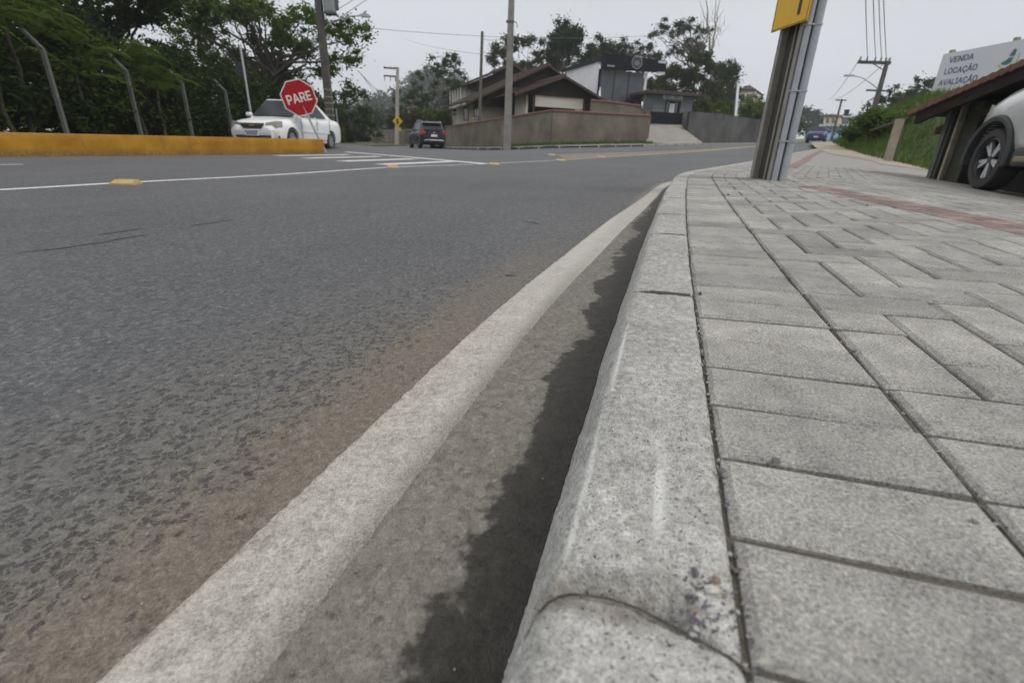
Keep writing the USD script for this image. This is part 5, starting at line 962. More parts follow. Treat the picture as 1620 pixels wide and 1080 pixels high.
zr2 = at(870, 102, 34.5)[2]; ho2 = np.array([*at(868, 102, 34.5)[:2], 0]); ze2 = at(741, 165, 33)[2]
gable(house, ho2, 5.4, zr2, ze2+.25, 0, 8.5, hwl=6.0)
for w0_, w1_, nm2 in ((-4.5, 5.0, 'front_wall'),): part(house, nm2, xf(box(w0_, w1_, .9, 1.1, g0-.3, ze2+.25), E1, E2, ho2), 'plaster_cream', world=True)
part(house, 'side_wall', xf(box(-4.7, -4.5, 1.1, 8.2, g0-.6, ze2+.45), E1, E2, ho2), 'plaster_cream', world=True)
def window(px0, px1, py0, py1, zc, nrm_in, th=house, mat_f='timber', panes=2):
    """a window on a wall that runs along the line between the two pixel columns"""
    a, b = at(px0, (py0+py1)/2, zc[0]), at(px1, (py0+py1)/2, zc[1]); e = b-a; e[2] = 0; L = np.linalg.norm(e); e /= L; n_ = np.array([e[1], -e[0], 0]); z0, z1 = at((px0+px1)/2, py1, np.mean(zc))[2], at((px0+px1)/2, py0, np.mean(zc))[2]
    if n_@(-a) < 0: n_ = -n_
    def pg_(g): v, f = arr(g); return np.array([a[0], a[1], 0])+v[:, :1]*e+v[:, 1:2]*n_+v[:, 2:]*np.array([0, 0, 1.]), f
    t = .07; fr = part(th, 'window', pg_(cat([box(0, t, -.02, .06, z0, z1), box(L-t, L, -.02, .06, z0, z1), box(t, L-t, -.02, .06, z0, z0+t), box(t, L-t, -.02, .06, z1-t, z1)]+[box(L*k/panes-.025, L*k/panes+.025, -.02, .055, z0+t, z1-t) for k in range(1, panes)])), mat_f, world=True)
    for k in range(panes): part(fr, 'pane', pg_(box(t+(L-2*t)*k/panes+.026, t+(L-2*t)*(k+1)/panes-.026, -.01, .02, z0+t, z1-t)), 'pane_dark', world=True)
    part(fr, 'sill', pg_(box(-.05, L+.05, -.02, .12, z0-.07, z0-.004)), 'plaster_white', world=True)
def side_window(d0, d1, py0, py1):
    q = ho2[:2]+E1*(-4.7)+E2*(d0+d1)/2; z1, z0 = zpx(q[0], q[1], py0), zpx(q[0], q[1], py1); t = .08; dm = (d0+d1)/2; L_ = lambda *a: xf(box(*a), E1, E2, ho2)
    fr = part(house, 'window', cat([L_(-4.78, -4.69, d0, d0+t, z0, z1), L_(-4.78, -4.69, d1-t, d1, z0, z1), L_(-4.78, -4.69, d0+t, d1-t, z0, z0+t), L_(-4.78, -4.69, d0+t, d1-t, z1-t, z1), L_(-4.77, -4.69, dm-.03, dm+.03, z0+t, z1-t)]), 'timber', world=True)
    for a_, b_ in ((d0+t, dm-.031), (dm+.031, d1-t)): part(fr, 'pane', L_(-4.74, -4.70, a_, b_, z0+t, z1-t), 'pane_dark', world=True)
    part(fr, 'sill', L_(-4.84, -4.70, d0-.06, d1+.06, z0-.09, z0-.004), 'plaster_white', world=True)
side_window(1.75, 3.0, 161, 186); side_window(4.6, 5.8, 170, 192)
# upper storey behind with its own roof
zr3 = at(812, 101, 41)[2]; ho3 = np.array([*at(812, 101, 41)[:2], 0]); ze3 = at(733, 136, 40)[2]
gable(house, ho3, 4.2, zr3, ze3+.1, 0, 6, hwl=4.6)
part(house, 'upper_wall', xf(box(-3.8, 3.6, .8, 1., 2., ze3+.15), E1, E2, ho3), 'plaster_cream', world=True); part(house, 'upper_side_wall', xf(box(-3.98, -3.8, 1., 5.8, 2., ze3+.3), E1, E2, ho3), 'plaster_cream', world=True)
for k in range(5): part(house, 'balcony_post', xf(box(-4.5+.0, -4.42, .9+k*.9, .98+k*.9, ze3-1.5, ze3), E1, E2, ho3), 'plaster_white', world=True)
part(house, 'balcony', xf(box(-4.6, -3.99, .8, 5.4, ze3-1.62, ze3-1.5), E1, E2, ho3), 'timber', world=True)
lean = at(722, 176, 41); part(house, 'lean_to_roof', slab([at(712, 183, 44), at(741, 178, 38.5), at(743, 170, 39.5), at(722, 172.5, 45)], .10), 'roof_tile', world=True)
part(house, 'lean_to_wall', hull([p+np.array([0, 0, dz]) for p in (at(735, 184, 40.5), at(744, 184, 38.9), at(744, 184, 39.2)+E2[0]*0) for dz in (-.6, .35)]+[at(735, 184, 41)]), 'blue_wall', world=True)
# white and black commercial building with the round emblem
def frame_px(a, b):
    """horizontal axis along two ground points; returns origin, e1 (left to right), e2 (away)"""
    A = np.array([*a[:2], 0]); e = np.array(b[:2])-np.array(a[:2]); L = np.linalg.norm(e); e = e/L; return A, e, np.array([-e[1], e[0]]), L
cA, cB = at(948, 140, 37), at(1047, 140, 38.5); co, c1, c2, cL = frame_px(cA, cB); gC = float(G(co[0], co[1]))
shop = thing('shop_building', 'white building with broad black fascia, round emblem and dark glazed front', 'building', (co[0], co[1], gC))
zz = lambda px, py, zc: at(px, py, zc)[2]
def cb(name, w0, w1, d0, d1, z0, z1, mat_, par=shop): return part(par, name, xf(box(w0, w1, d0, d1, z0, z1), c1, c2, co), mat_, world=True)
zf0, zf1 = zz(948, 111, 37), zz(950, 88.5, 37); zf2 = zz(1047, 100, 38.5)
fas = part(shop, 'fascia', xf(hull([(w, d, z) for w, z in ((0, zf0), (cL, zf0+.12), (0, zf1), (cL, zf2)) for d in (-.25, 0.)]), c1, c2, co), 'plaster_dark', world=True)
em = np.array([.52*cL, -.25, (zf0+zf1)/2+.1])
part(fas, 'emblem_ring', xf(mov(rot(trimesh.creation.revolve(np.array([(.40, 0), (.46, 0), (.46, .03), (.40, .03), (.40, 0)]), sections=32), (1, 0, 0), PI/2), em), c1, c2, co), 'print_pale', True, world=True)
part(fas, 'emblem_disc', xf(mov(rot(cyl((0, 0, 0), (0, 0, .02), .36, n=28), (1, 0, 0), PI/2), em), c1, c2, co), 'sign_back', world=True)
for k, (x0, x1, z_) in enumerate(((-.2, .2, .06), (-.26, .26, -.06), (-.16, .16, -.16))): part(fas, 'emblem_mark', xf(mov(box(x0, x1, -.028, -.02, z_-.03, z_+.03), em), c1, c2, co), 'print_pale', world=True)
part(fas, 'sign_lettering', xf(mov(box(.12*cL, .12*cL+.62, -.03, 0, -.06, .06), (-.3, -.25, zf0+.22)), c1, c2, co), 'print_pale', world=True)
for z_ in (zz(1038, 102, 38.4), zz(1036, 118, 38.4)): part(fas, 'light_strip', xf(box(cL-.8, cL-.1, -.33, -.25, z_-.08, z_+.08), c1, c2, co), 'roof_metal', world=True)
zg0 = zz(950, 172, 37)
gl = cb('glazed_front', .02, cL*.685, .05, .15, gC-.2, zf0-.02, 'shutter_grey')
for k in range(1, 3): part(gl, 'mullion', xf(box(cL*.685*k/3-.03, cL*.685*k/3+.03, .0, .05, gC-.2, zf0-.02), c1, c2, co), 'sign_back', world=True)
part(gl, 'transom', xf(box(.02, cL*.685, .01, .05, zg0+.4, zg0+.46), c1, c2, co), 'sign_back', world=True)
part(gl, 'door', xf(box(cL*.42, cL*.42+.8, -.02, .05, gC-.2, zz(990, 157, 37.6)), c1, c2, co), 'pane_dark', world=True); part(gl, 'poster', xf(box(cL*.42+.95, cL*.42+1.5, .0, .05, zg0-.3, zg0+.7), c1, c2, co), 'plaster_grey', world=True)
cb('white_column', cL*.70, cL*.735, -.06, .1, zz(1015, 158, 38), zf0+.02, 'plaster_white')
cb('dark_column', -.10, .02, -.05, .15, gC-.2, zf0, 'plaster_dark')
part(shop, 'side_wall', hull([np.array(p)+o for p in (at(947.5, 112, 37), at(896, 112, 45), at(947.5, 175, 37), at(896, 175, 45), at(947.5, 96.5, 37), at(896, 106, 45)) for o in (np.zeros(3), np.array([.15, .05, 0]))]), 'plaster_white', world=True)
part(shop, 'roof_edge', slab([at(889, 111, 46), at(950, 88.5, 36.8), at(950, 97, 36.8), at(889, 114, 46)], .3), 'plaster_dark', world=True)
part(shop, 'roof_sheet', hull([p+np.array([0, 0, o]) for p in (at(950, 92, 37.05), at(1047, 102, 38.6), at(896, 108, 46), at(985, 112, 48)) for o in (0, -.1)]), 'roof_grey', world=True)
# grey annex with a lettered sign, dark gate
aA, aB = at(1019, 165, 36.5), at(1098, 165, 37.5); ao, a1, a2, aL = frame_px(aA, aB); gA = float(G(ao[0], ao[1]))
ann = thing('annex_building', 'low grey building with a dark roof and white lettering over its window', 'building', (ao[0], ao[1], gA))
def ab(name, w0, w1, d0, d1, z0, z1, mat_, par=ann): return part(par, name, xf(box(w0, w1, d0, d1, z0, z1), a1, a2, ao), mat_, world=True)
zr_ = zz(1050, 152, 37)
ab('front_wall', 0, aL*.97, 0, .2, gA-.3, zr_, 'plaster_grey'); ab('roof', -.2, aL+.5, -.7, 5, zr_+.004, zr_+.16, 'roof_tile')
for k in range(9): ab('roof_roll', -.2+k*aL/8, -.2+k*aL/8+.18, -.72, 4.9, zr_+.16, zr_+.24, 'roof_grey')
tm = meshkit.text_mesh('AUTOMOTIVA', .36, .03, True); tm.apply_scale([1.72/tm.extents[0], 1, 1]); v, f = arr(tm); v = np.column_stack([v[:, 0], -v[:, 2], v[:, 1]])
part(ann, 'sign_lettering', xf((v+np.array([aL*.30, -.35, zz(1058, 157.5, 36.7)]), f), a1, a2, ao), 'plaster_white', world=True)
wz0, wz1 = zz(1062, 180, 37), zz(1062, 164, 37)
fr = ab('window', aL*.42, aL*.72, -.05, 0, wz0-.05, wz1+.15, 'plaster_dark'); part(fr, 'curtain', xf(box(aL*.50, aL*.60, -.09, -.05, wz0, wz1), a1, a2, ao), 'plaster_white', world=True)
for k in range(2): part(fr, 'pane', xf(box(aL*(.43+.175*k), aL*(.49+.17*k), -.08, -.05, wz0, wz1+.1), a1, a2, ao), 'pane_dark', world=True)
ab('door', .05, .75, -.06, 0, gA-.2, zz(1024, 160, 36.6), 'pane_dark')
gt0, gt1 = at(1027, 188, 33), at(1079, 188, 33.6); go, g1, g2, gL = frame_px(gt0, gt1); gate = thing('sliding_gate', 'dark slatted metal gate below the grey annex', 'gate', (go[0], go[1], float(G(go[0], go[1]))))
gz0, gz1 = zz(1050, 196.5, 33.3), zz(1050, 178, 33.3)
for k in range(12): part(gate, 'slat', xf(box(gL*k/12+.01, gL*(k+1)/12-.01, 0, .03, gz0, gz1), g1, g2, go), 'plaster_dark', world=True)
part(gate, 'rail', xf(cat([box(0, gL, .03, .08, gz0+.05, gz0+.12), box(0, gL, .03, .08, gz1-.12, gz1-.05)]), g1, g2, go), 'plaster_dark', world=True)
part(gate, 'gate_post', xf(box(gL, gL+.35, -.1, .25, gz0-1, gz1+.1), g1, g2, go), 'wall_grey', world=True); part(gate, 'gate_post', xf(box(-.3, -.02, -.1, .25, gz0-1, gz1+.05), g1, g2, go), 'wall_grime', world=True)
vp_ = np.array([[(lerp(pz(775, 25.6), pz(1030, 26.6), u)+np.array([.1, .95])*w_) for u in np.linspace(0, 1, 30)] for w_ in (0, .5, 1.1, 1.6)])
struct('verge_strip', grid(np.dstack([vp_, G(vp_[..., 0], vp_[..., 1])+.118])[::-1]), 'verge', True)
rng = np.random.default_rng(61); vi = rng.random((5200, 2)); vx = lerp(pz(800, 26), pz(1030, 27.2), 0)[None]+(np.array(pz(1030, 27.2))-np.array(pz(800, 26)))[None]*vi[:, :1]+np.array([.1, .95])*vi[:, 1:]*1.6; vz = G(vx[:, 0], vx[:, 1])+.11; p0_ = np.column_stack([vx, vz]); sd_ = rng.normal(size=(5200, 3))*[1, 1, 0]*.02
struct('verge_grass', (np.stack([p0_-sd_, p0_+sd_, p0_+rng.normal(size=(5200, 3))*.04+np.array([0, 0, 1.])*rng.uniform(.05, .22, (5200, 1))], 1).reshape(-1, 3), np.arange(15600).reshape(-1, 3)), 'grass_leaf', kind='stuff')
# driveway rising to the gate
dq = [at(1022, 224, 27.5), at(1062, 229, 27.2), at(1112, 226, 29.5), at(1082, 204, 33), at(1078, 197.5, 33.5), at(1027, 197.5, 33)]
ctr = np.mean(dq, 0); vv = np.array([*dq, ctr]+[p-np.array([0, 0, 1.5]) for p in dq]); n6 = len(dq); ff = [[i, (i+1) % n6, n6] for i in range(n6)]+[x for i in range(n6) for x in ([i, n6+1+i, (i+1) % n6], [(i+1) % n6, n6+1+i, n6+1+(i+1) % n6])]
struct('driveway', (vv, np.array(ff)), 'driveway')
wall_run('boundary_wall', 'dark grey plain wall right of the gate', [(*pz(1081, 33), 0), (*pz(1135, 35), 0), (*pz(1192, 38), 0)], [at(1081, 178, 33)[2], at(1135, 182.5, 35)[2], at(1192, 191, 38)[2]], .2, 'wall_grey')
# poles on the far side
def square_pole(name, label, base, top, r0, r1, mat_, cat_='utility pole'):
    th = thing(name, label, cat_, base); t = np.asarray(top)-base
    part(th, 'pole', hull([(x*r_+o[0], y*r_*.75+o[1], o[2]) for o, r_ in ((np.array([0, 0, -.3]), r0), (t, r1)) for x, y in ((-1, -1), (1, -1), (1, 1), (-1, 1))]), mat_)
    return th
b = gz(802, 24, .1); tp = at(809, -60, 24); tp = np.array([b[0]+.05, b[1], tp[2]])
p_ = square_pole('concrete_pole', 'pale square concrete pole in front of the corner wall', b, tp, .19, .12, 'pole_concrete')
zk = at(806, 52, 24)[2]-b[2]; part(p_, 'steel_band', box(-.18, .18, -.14, .14, zk-.03, zk+.03), 'steel_dark'); part(p_, 'service_hook', tube([(.14, -.1, zk), (.3, -.1, zk-.05), (.34, -.1, zk-.25)], .02, 6), 'steel_dark')
b = gz(757, 33.5, 0); th = thing('wooden_pole', 'thin dark wooden pole beside the side wall of the corner house', 'utility pole', b); tpz = at(763, 51, 33.5)
part(th, 'pole', cyl((0, 0, -.3), (tpz[0]-b[0], tpz[1]-b[1], tpz[2]-b[2]), .13, .10, 10), 'wood_dark', True)
for py in (86, 108): part(th, 'insulator', mov(cyl((-.05, -.15, 0), (-.05, -.15, .14), .05, .03), at(762, py, 33.5)-b), 'steel_dark')
b = gz(628, 44, 0); th = thing('utility_pole', 'slim concrete pole with two short crossarms and a yellow sign, by the side street', 'utility pole', b)
tp = at(629, 107, 44); part(th, 'pole', hull([(x*r_+o[0], y*r_+o[1], o[2]) for o, r_ in ((np.zeros(3)-[0, 0, .3], .17), (tp-b, .11)) for x in (-1, 1) for y in (-1, 1)]), 'pole_concrete')
for py in (109, 121.5):
    q0_, q1_ = at(607, py-1.5, 44)-b, at(630, py, 44)-b; ar = part(th, 'crossarm', slab([q0_+[0, 0, .06], q1_+[0, 0, .06], q1_-[0, 0, .06], q0_-[0, 0, .06]], .12), 'wood_dark')
    for u in (.05, .45, .8): pp = lerp(q0_, q1_, u); part(ar, 'insulator', cyl(pp, pp-[0, 0, .42 if py > 110 else -.15], .05, .03), 'steel_dark')
ys = thing('warning_sign', 'small yellow warning sign fixed to the slim pole by the side street', 'road sign', at(629, 192, 43.7))
part(ys, 'sign_plate', rot(cyl((0, -.02, 0), (0, .02, 0), .48, n=4), (0, 1, 0), 0.), 'sign_yellow'); part(ys, 'pictogram', cat([box(-.10, .10, -.03, -.021, -.22, .05), cyl((0, -.03, .14), (0, -.021, .14), .08)]), 'black_paint')
part(ys, 'lower_plate', box(-.30, .26, -.02, .02, -.85, -.50), 'sign_yellow')
b = gz(1158, 40, .0); tp = at(1168, 132, 40); th = thing('white_pole', 'thin white leaning pole beside the grey boundary wall', 'pole', b); part(th, 'pole', hull([(x*.075+o[0], y*.075+o[1], o[2]) for o in (np.zeros(3), np.array([tp[0]-b[0]-.0, tp[1]-b[1], tp[2]-b[2]])) for x in (-1, 1) for y in (-1, 1)]), 'plaster_white')
for k, (a, c_) in enumerate((((762, 86, 33.5), (640, 62, 60)), ((762, 60, 33.5), (806, 55, 24)))):
    strand('power_cable', at(*a), at(*c_), .2, .012, ['thin cable from the dark wooden pole off to the left', 'short cable between the dark wooden pole and the concrete pole'][k])
for k, (a, c_) in enumerate((((566, 112, 30), (620, 160, 90)), ((572, 118, 30), (612, 165, 90)))): strand('power_cable', at(*a), at(*c_), .3, .02, ['upper cable slanting down into the side street', 'lower cable slanting down into the side street'][k])
# side street: walls, a house with a white roof, a house between trees
wall_run('street_wall', 'old pale garden wall on the right of the side street, next to the slim pole', [(*pz(569, 70), 0), (*pz(602, 60), 0), (*pz(642, 48), 0), (*pz(668, 46), 0)], [at(569, 214, 70)[2], at(602, 207, 60)[2], at(642, 204, 48)[2], at(668, 205, 46)[2]], .2, 'wall_grime')
wall_run('street_fence', 'dark hedge-like fence on the left of the side street', [(*pz(541, 42), 0), (*pz(566, 66), 0), (*pz(572, 95), 0)], [at(541, 196, 42)[2], at(566, 200, 66)[2], at(572, 205, 95)[2]], .4, 'leaf_dark', cat_='hedge')
b = gz(590, 85); th = thing('street_house', 'small house with a white sloping roof at the end of the side street', 'house', b)
part(th, 'wall', hull([at(px, py, zc)-b for px, zc in ((581, 84), (603, 84), (603, 90), (581, 90)) for py in (204, 216)]), 'plaster_cream'); part(th, 'roof', slab([at(579, 204, 83)-b, at(592, 191, 83)-b, at(594, 191, 92)-b, at(581, 204, 92)-b], .35), 'roof_metal'); part(th, 'roof', slab([at(606, 203, 83)-b, at(592.5, 191, 83)-b, at(594.5, 191, 92)-b, at(608, 203, 92)-b], .35), 'roof_tile')
part(th, 'window', hull([at(px, py, 83.8)-b for px in (588, 592) for py in (206, 211)]+[at(590, 208, 84.3)-b]), 'pane_dark')
b = gz(652, 66); th = thing('hidden_house', 'cream house half hidden by dark trees above the side street', 'house', b)
part(th, 'wall', hull([at(px, py, zc)-b for px, zc in ((645, 58), (664, 58), (664, 62), (645, 62)) for py in (172, 192)]), 'plaster_cream'); part(th, 'roof', hull([at(641, 172, 57.5)-b, at(668, 172, 57.5)-b, at(652, 165, 58)-b, at(641, 172, 63)-b, at(668, 172, 63)-b, at(652, 165, 63)-b]), 'roof_tile')
for x in (648, 657): part(th, 'window', hull([at(px, py, 57.8)-b for px in (x, x+3.5) for py in (178, 187)]+[at(x+2, 182, 58.1)-b]), 'pane_dark')

# ------------------------------------------------------------------ right side: big pole with sign, bank, shelter, billboard
pb = gp(1214, 284, WALK); f1 = np.array([.13, -.99]); f1 /= np.linalg.norm(f1); f2 = np.array([-f1[1], f1[0]])     # f1 along the face towards the viewer's right, f2 away
if f2@pb[:2] < 0: f2 = -f2
bp = thing('utility_pole', 'big weathered concrete pole with grey pipes on the sidewalk', 'utility pole', pb)
def pp_(g): return xf(g, f1, f2, np.zeros(3))
def taper(x0, x1, y0, y1, h=9., k=.72): return hull([(x*s_, y*s_, z) for z, s_ in ((-.2, 1.02), (h, k)) for x in (x0, x1) for y in (y0, y1)])
part(bp, 'flange', pp_(taper(-.145, -.105, -.075, .075)), 'pole_concrete'); part(bp, 'flange', pp_(taper(.100, .140, -.075, .075)), 'pole_concrete'); part(bp, 'web', pp_(taper(-.1048, .0998, -.022, .022)), 'pole_recess')
part(bp, 'pipe', pp_(cyl((.163, -.048, -.1), (.128, -.040, 6.5), .021, n=20)), 'pipe_grey', True); part(bp, 'pipe', pp_(cyl((.170, .020, -.1), (.134, .016, 6.5), .029, n=20)), 'pipe_grey', True); part(bp, 'earth_strip', pp_(taper(-.020, .0, -.030, -.0225)), 'pole_concrete')
for z in (.30, .66, 1.10, 2.0, 3.2):
    k = 1-.031*z; part(bp, 'strap', pp_(cat([box(.1845*k, .1875*k, -.070*k, .050*k, z-.005, z+.005), box(.141*k, .1875*k, -.073*k, -.070*k, z-.005, z+.005), box(.199*k, .202*k, .0, .04, z-.005, z+.005)])), 'pipe_grey')
sgo = pb+np.append(f1*.0+f2*(-.105), 0); sz = zpx(sgo[0], sgo[1], 43)
sg_ = thing('road_sign', 'yellow sign with a black arrow strapped to the big concrete pole', 'road sign', np.array([sgo[0], sgo[1], sz]))
part(sg_, 'sign_plate', pp_(box(-.21, .21, -.004, .004, 0, .60)), 'sign_yellow')
part(sg_, 'black_border', pp_(cat([box(-.203, .203, -.0055, -.004, .006, .010), box(.199, .203, -.0055, -.004, .010, .59), box(-.203, -.199, -.0055, -.004, .010, .59)])), 'black_paint')
part(sg_, 'arrow', pp_(cat([box(.085, .115, -.007, -.004, .06, .30), hull([(x, y, z) for y in (-.007, -.004) for x, z in ((.115, .30), (.085, .25), (-.02, .42), (-.02, .47), (.10, .40))]), hull([(x, y, z) for y in (-.007, -.004) for x, z in ((-.02, .36), (-.02, .54), (-.13, .45))])])), 'black_paint')
part(sg_, 'bracket', pp_(cat([box(-.12, .06, .004, .06, .10, .13), box(-.12, .06, .004, .06, .45, .48)])), 'galvanized')
# grass bank on the right with gravel at its foot
bk = [(1316, 246, 26), (1324, 254, 20), (1345, 262, 16.5), (1392, 270, 13.2), (1440, 274, 11.8), (1475, 284, 10.2)]; Fp = np.array([at(px, py, zc)[:2] for px, py, zc in bk]); Fp = np.vstack([Fp[:1]+np.array([10.5, 12]), Fp])
d_ = np.concatenate([[0], np.cumsum(np.linalg.norm(np.diff(Fp, axis=0), axis=1))]); bfx, bfy = PchipInterpolator(d_, Fp[:, 0]), PchipInterpolator(d_, Fp[:, 1])
ub = np.linspace(0, d_[-1], 70); base_ = np.column_stack([bfx(ub), bfy(ub)]); tg = np.gradient(base_, axis=0); tg /= np.linalg.norm(tg, axis=1, keepdims=True); nb_ = np.column_stack([-tg[:, 1], tg[:, 0]]); nb_ *= np.sign((nb_@np.array([.8, .3])))[:, None]
vb_ = np.concatenate([np.linspace(-.1, 4, 18), [5.5, 8, 12, 20]])
topH = np.interp(ub, [0, d_[1], d_[2], d_[3], d_[4], d_[5], d_[6]], [1.5, 1.5, 1.9, 1.9, 1.25, .95, .45])
def bank(i, v): 
    q = base_[i]+nb_[i]*v; return np.array([q[0], q[1], float(G(q[0], q[1]))+.10+topH[i]*float(sstep(v, -.15, 2.6))-(topH[i]+.5)*float(sstep(v, 2.7, 5.5))])
Bk = np.array([[bank(i, v) for i in range(len(ub))] for v in vb_]); Bk[..., 2] += (meshkit.fbm(Bk*1.3, 3, 4)-.5)*.35*sstep(np.broadcast_to(vb_[:, None], Bk.shape[:2]), 0, .6)
gb = grid(Bk); bt = trimesh.Trimesh(*gb, process=False)
if bt.face_normals[:, 2].mean() < 0: bt.invert()
struct('grass_bank', bt, 'bank_green', True)
rng = np.random.default_rng(31); near_ = bt.area_faces*np.exp(-.02*np.linalg.norm(bt.triangles_center, axis=1)); sel = np.ones(len(bt.faces), bool); pr_ = near_/near_.sum()
fi = rng.choice(len(bt.faces), 80000, p=pr_); w_ = rng.dirichlet((1, 1, 1), len(fi)); tip0 = (bt.triangles[fi]*w_[:, :, None]).sum(1); hgt = rng.uniform(.08, .34, (len(fi), 1)); dr = rng.normal(size=(len(fi), 3))*np.array([.35, .35, .1])+np.array([0, 0, 1.]); sd = rng.normal(size=(len(fi), 3)); sd[:, 2] = 0; sd /= np.linalg.norm(sd, axis=1, keepdims=True)
V = np.stack([tip0-sd*.012, tip0+sd*.012, tip0+dr*hgt], 1).reshape(-1, 3); struct('grass', (V, np.arange(len(V)).reshape(-1, 3)), 'grass_leaf', kind='stuff')
so = np.array([[*(base_[i]-nb_[i]*w), float(G(*(base_[i]-nb_[i]*w)))+WALK+.006] for w in (-.3, .25, .6, 1.0) for i in range(12, len(ub))]).reshape(4, -1, 3); gs_ = trimesh.Trimesh(*grid(so), process=False)
if gs_.face_normals[:, 2].mean() < 0: gs_.invert()
struct('sandy_edge', gs_, 'sandy_soil', True)
cl_ = rng.normal(size=(40, 3))*np.array([2.2, 2.2, .35]); bx = at(1372, 225, 17); 
for k, (px, py, zc, w_, h_) in enumerate(((1385, 190, 17, .6, .35), (1362, 205, 19, .7, .4), (1440, 200, 16, 1.2, .5))):
    b = at(px, py+12, zc); rng2 = np.random.default_rng(500+k); th = thing('bush', ['leafy bush on the crest of the grass bank below the right utility pole', 'leafy bush at the far end of the grass bank', 'bush on the grass bank left of the tiled shelter'][k], 'bush', b)
    part(th, 'foliage', leaves(rng2, blob(rng2, (0, 0, .25), (w_, w_, h_), 40, .3), .35, 4200, .07, .8), 'grass_leaf'); part(th, 'stems', cat([limb((0, 0, -.4), (rng2.normal()*.5, rng2.normal()*.5, .4), .02, .008, rng2, .1) for _ in range(6)]), 'bark')
# fence post with a rail in front of the bank
pz0 = gp(1399, 271, .12) if False else at(1399, 271, 12.4); th = thing('wooden_post', 'weathered thick post with a slanting rail in front of the grass bank', 'fence post', pz0); t_ = at(1424, 192, 12.4)-pz0
part(th, 'post', hull([(x*.075+o[0]*0, y*.065, z) for z in (-.3, 75*12.4/750) for x in (-1, 1) for y in (-1, 1) for o in (t_,)]), 'post_weathered')
part(th, 'rail', cyl(at(1377, 207, 14.2)-pz0, at(1424, 191, 12.2)-pz0, .035, n=8), 'post_mossy', True); part(th, 'stay', cyl(at(1411, 270, 12.6)-pz0, at(1430, 192, 12.6)-pz0, .03, n=8), 'post_mossy', True)
# tiled shelter on thick posts
sF = gp(1490, 287, WALK); zs = (sF-[0, 0, CZ])@FWD; sL, sR = at(1443, 181, zs+.5), at(1628, 101, zs-.9)
e1s = (sR-sL)[:2]; Ls_ = np.linalg.norm(e1s); e1s = e1s/Ls_; e2s = np.array([-e1s[1], e1s[0]]); sA = np.array([sL[0], sL[1], 0.]); evz = sL[2]; slope = (sR[2]-sL[2])/Ls_
shel = thing('tiled_shelter', 'low open shelter with red roof tiles on thick mossy posts beside the silver SUV', 'shelter', np.array([sA[0], sA[1], float(G(*sA[:2]))]))
def sp_(g): return xf(g, e1s, e2s, sA)
def sw(px, py, d):
    r_ = ray(px, py); A2 = np.array([[e1s[0], -r_[0]], [e1s[1], -r_[1]]]); return float(np.linalg.solve(A2, -(sA[:2]+e2s*d))[0])
rw_ = Ls_*1.12; rz_ = evz+slope*rw_; g_s = float(sF[2])
rs = part(shel, 'roof', cat([roofslope(e1s, e2s, sA, 0, evz, rw_, rz_, 0, 3.2, pitch=.20, amp=.035)[0], roofslope(e1s, e2s, sA, 2*rw_, evz, rw_, rz_, 0, 3.2, pitch=.20, amp=.035)[0]]), 'roof_tile_red', world=True)
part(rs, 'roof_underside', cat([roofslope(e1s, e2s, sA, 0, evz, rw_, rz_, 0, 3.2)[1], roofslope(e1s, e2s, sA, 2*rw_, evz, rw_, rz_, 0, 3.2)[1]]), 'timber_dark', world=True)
for k in range(16):
    u = k/16; u2 = (k+.95)/16; part(rs, 'verge_tile', sp_(hull([(lerp(0, rw_, q), d, lerp(evz, rz_, q)+h) for q, h in ((u, .035), (u2, .055), (u, -.03), (u2, -.012)) for d in (-.07, .02)])), 'roof_tile_red', world=True)
def raft(o, dp, d0, d1, m_): part(rs, 'rafter', sp_(hull([(w, d, evz+slope*w+z) for w in (.12, rw_) for z in (-o, -o-dp) for d in (d0, d1)])), m_, world=True)
raft(.035, .13, -.04, .02, 'timber_dark'); raft(.20, .08, .3, .38, 'timber'); raft(.05, .12, 1.5, 1.6, 'timber_dark')
wp0, wp1 = sw(1489, 286, .3), sw(1514, 286, .3); part(shel, 'post', sp_(box(wp0, wp1, .3, .6, g_s-.4, evz+slope*wp0-.02)), 'post_mossy', world=True)
for a_, b_, m_ in ((1466, 1472, 'fence_post'), (1475, 1478.5, 'post_mossy'), (1484, 1487.5, 'post_weathered')): w0, w1 = sw(a_, 287, .25), sw(b_, 287, .25); part(shel, 'post', sp_(box(w0, w1, .22, .29, g_s-.4, evz+slope*w0-.02)), m_, world=True)
part(shel, 'post', sp_(box(rw_*1.5, rw_*1.5+.2, .3, .6, g_s-.4, evz+slope*rw_*.5)), 'post_mossy', world=True)
zb1 = zpx(*(sA[:2]+e1s*wp1+e2s*.45), 199); part(shel, 'beam', sp_(box(.15, rw_*1.5, .62, .74, zb1, zb1+.11)), 'timber_dark', world=True); part(shel, 'beam', sp_(box(wp1+.2, rw_*1.5, .8, .9, zb1+.45, zb1+.60)), 'timber', world=True)
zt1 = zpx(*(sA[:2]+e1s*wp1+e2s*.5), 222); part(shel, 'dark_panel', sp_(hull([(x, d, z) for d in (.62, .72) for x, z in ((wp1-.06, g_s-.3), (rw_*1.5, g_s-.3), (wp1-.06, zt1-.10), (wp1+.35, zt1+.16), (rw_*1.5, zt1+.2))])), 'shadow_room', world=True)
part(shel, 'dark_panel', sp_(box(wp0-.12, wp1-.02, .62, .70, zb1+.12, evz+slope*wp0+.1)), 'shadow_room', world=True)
part(shel, 'rear_post', sp_(box(wp1+.6, wp1+.72, 2.6, 2.72, g_s-.4, evz+slope*wp1+.3)), 'post_mossy', world=True)
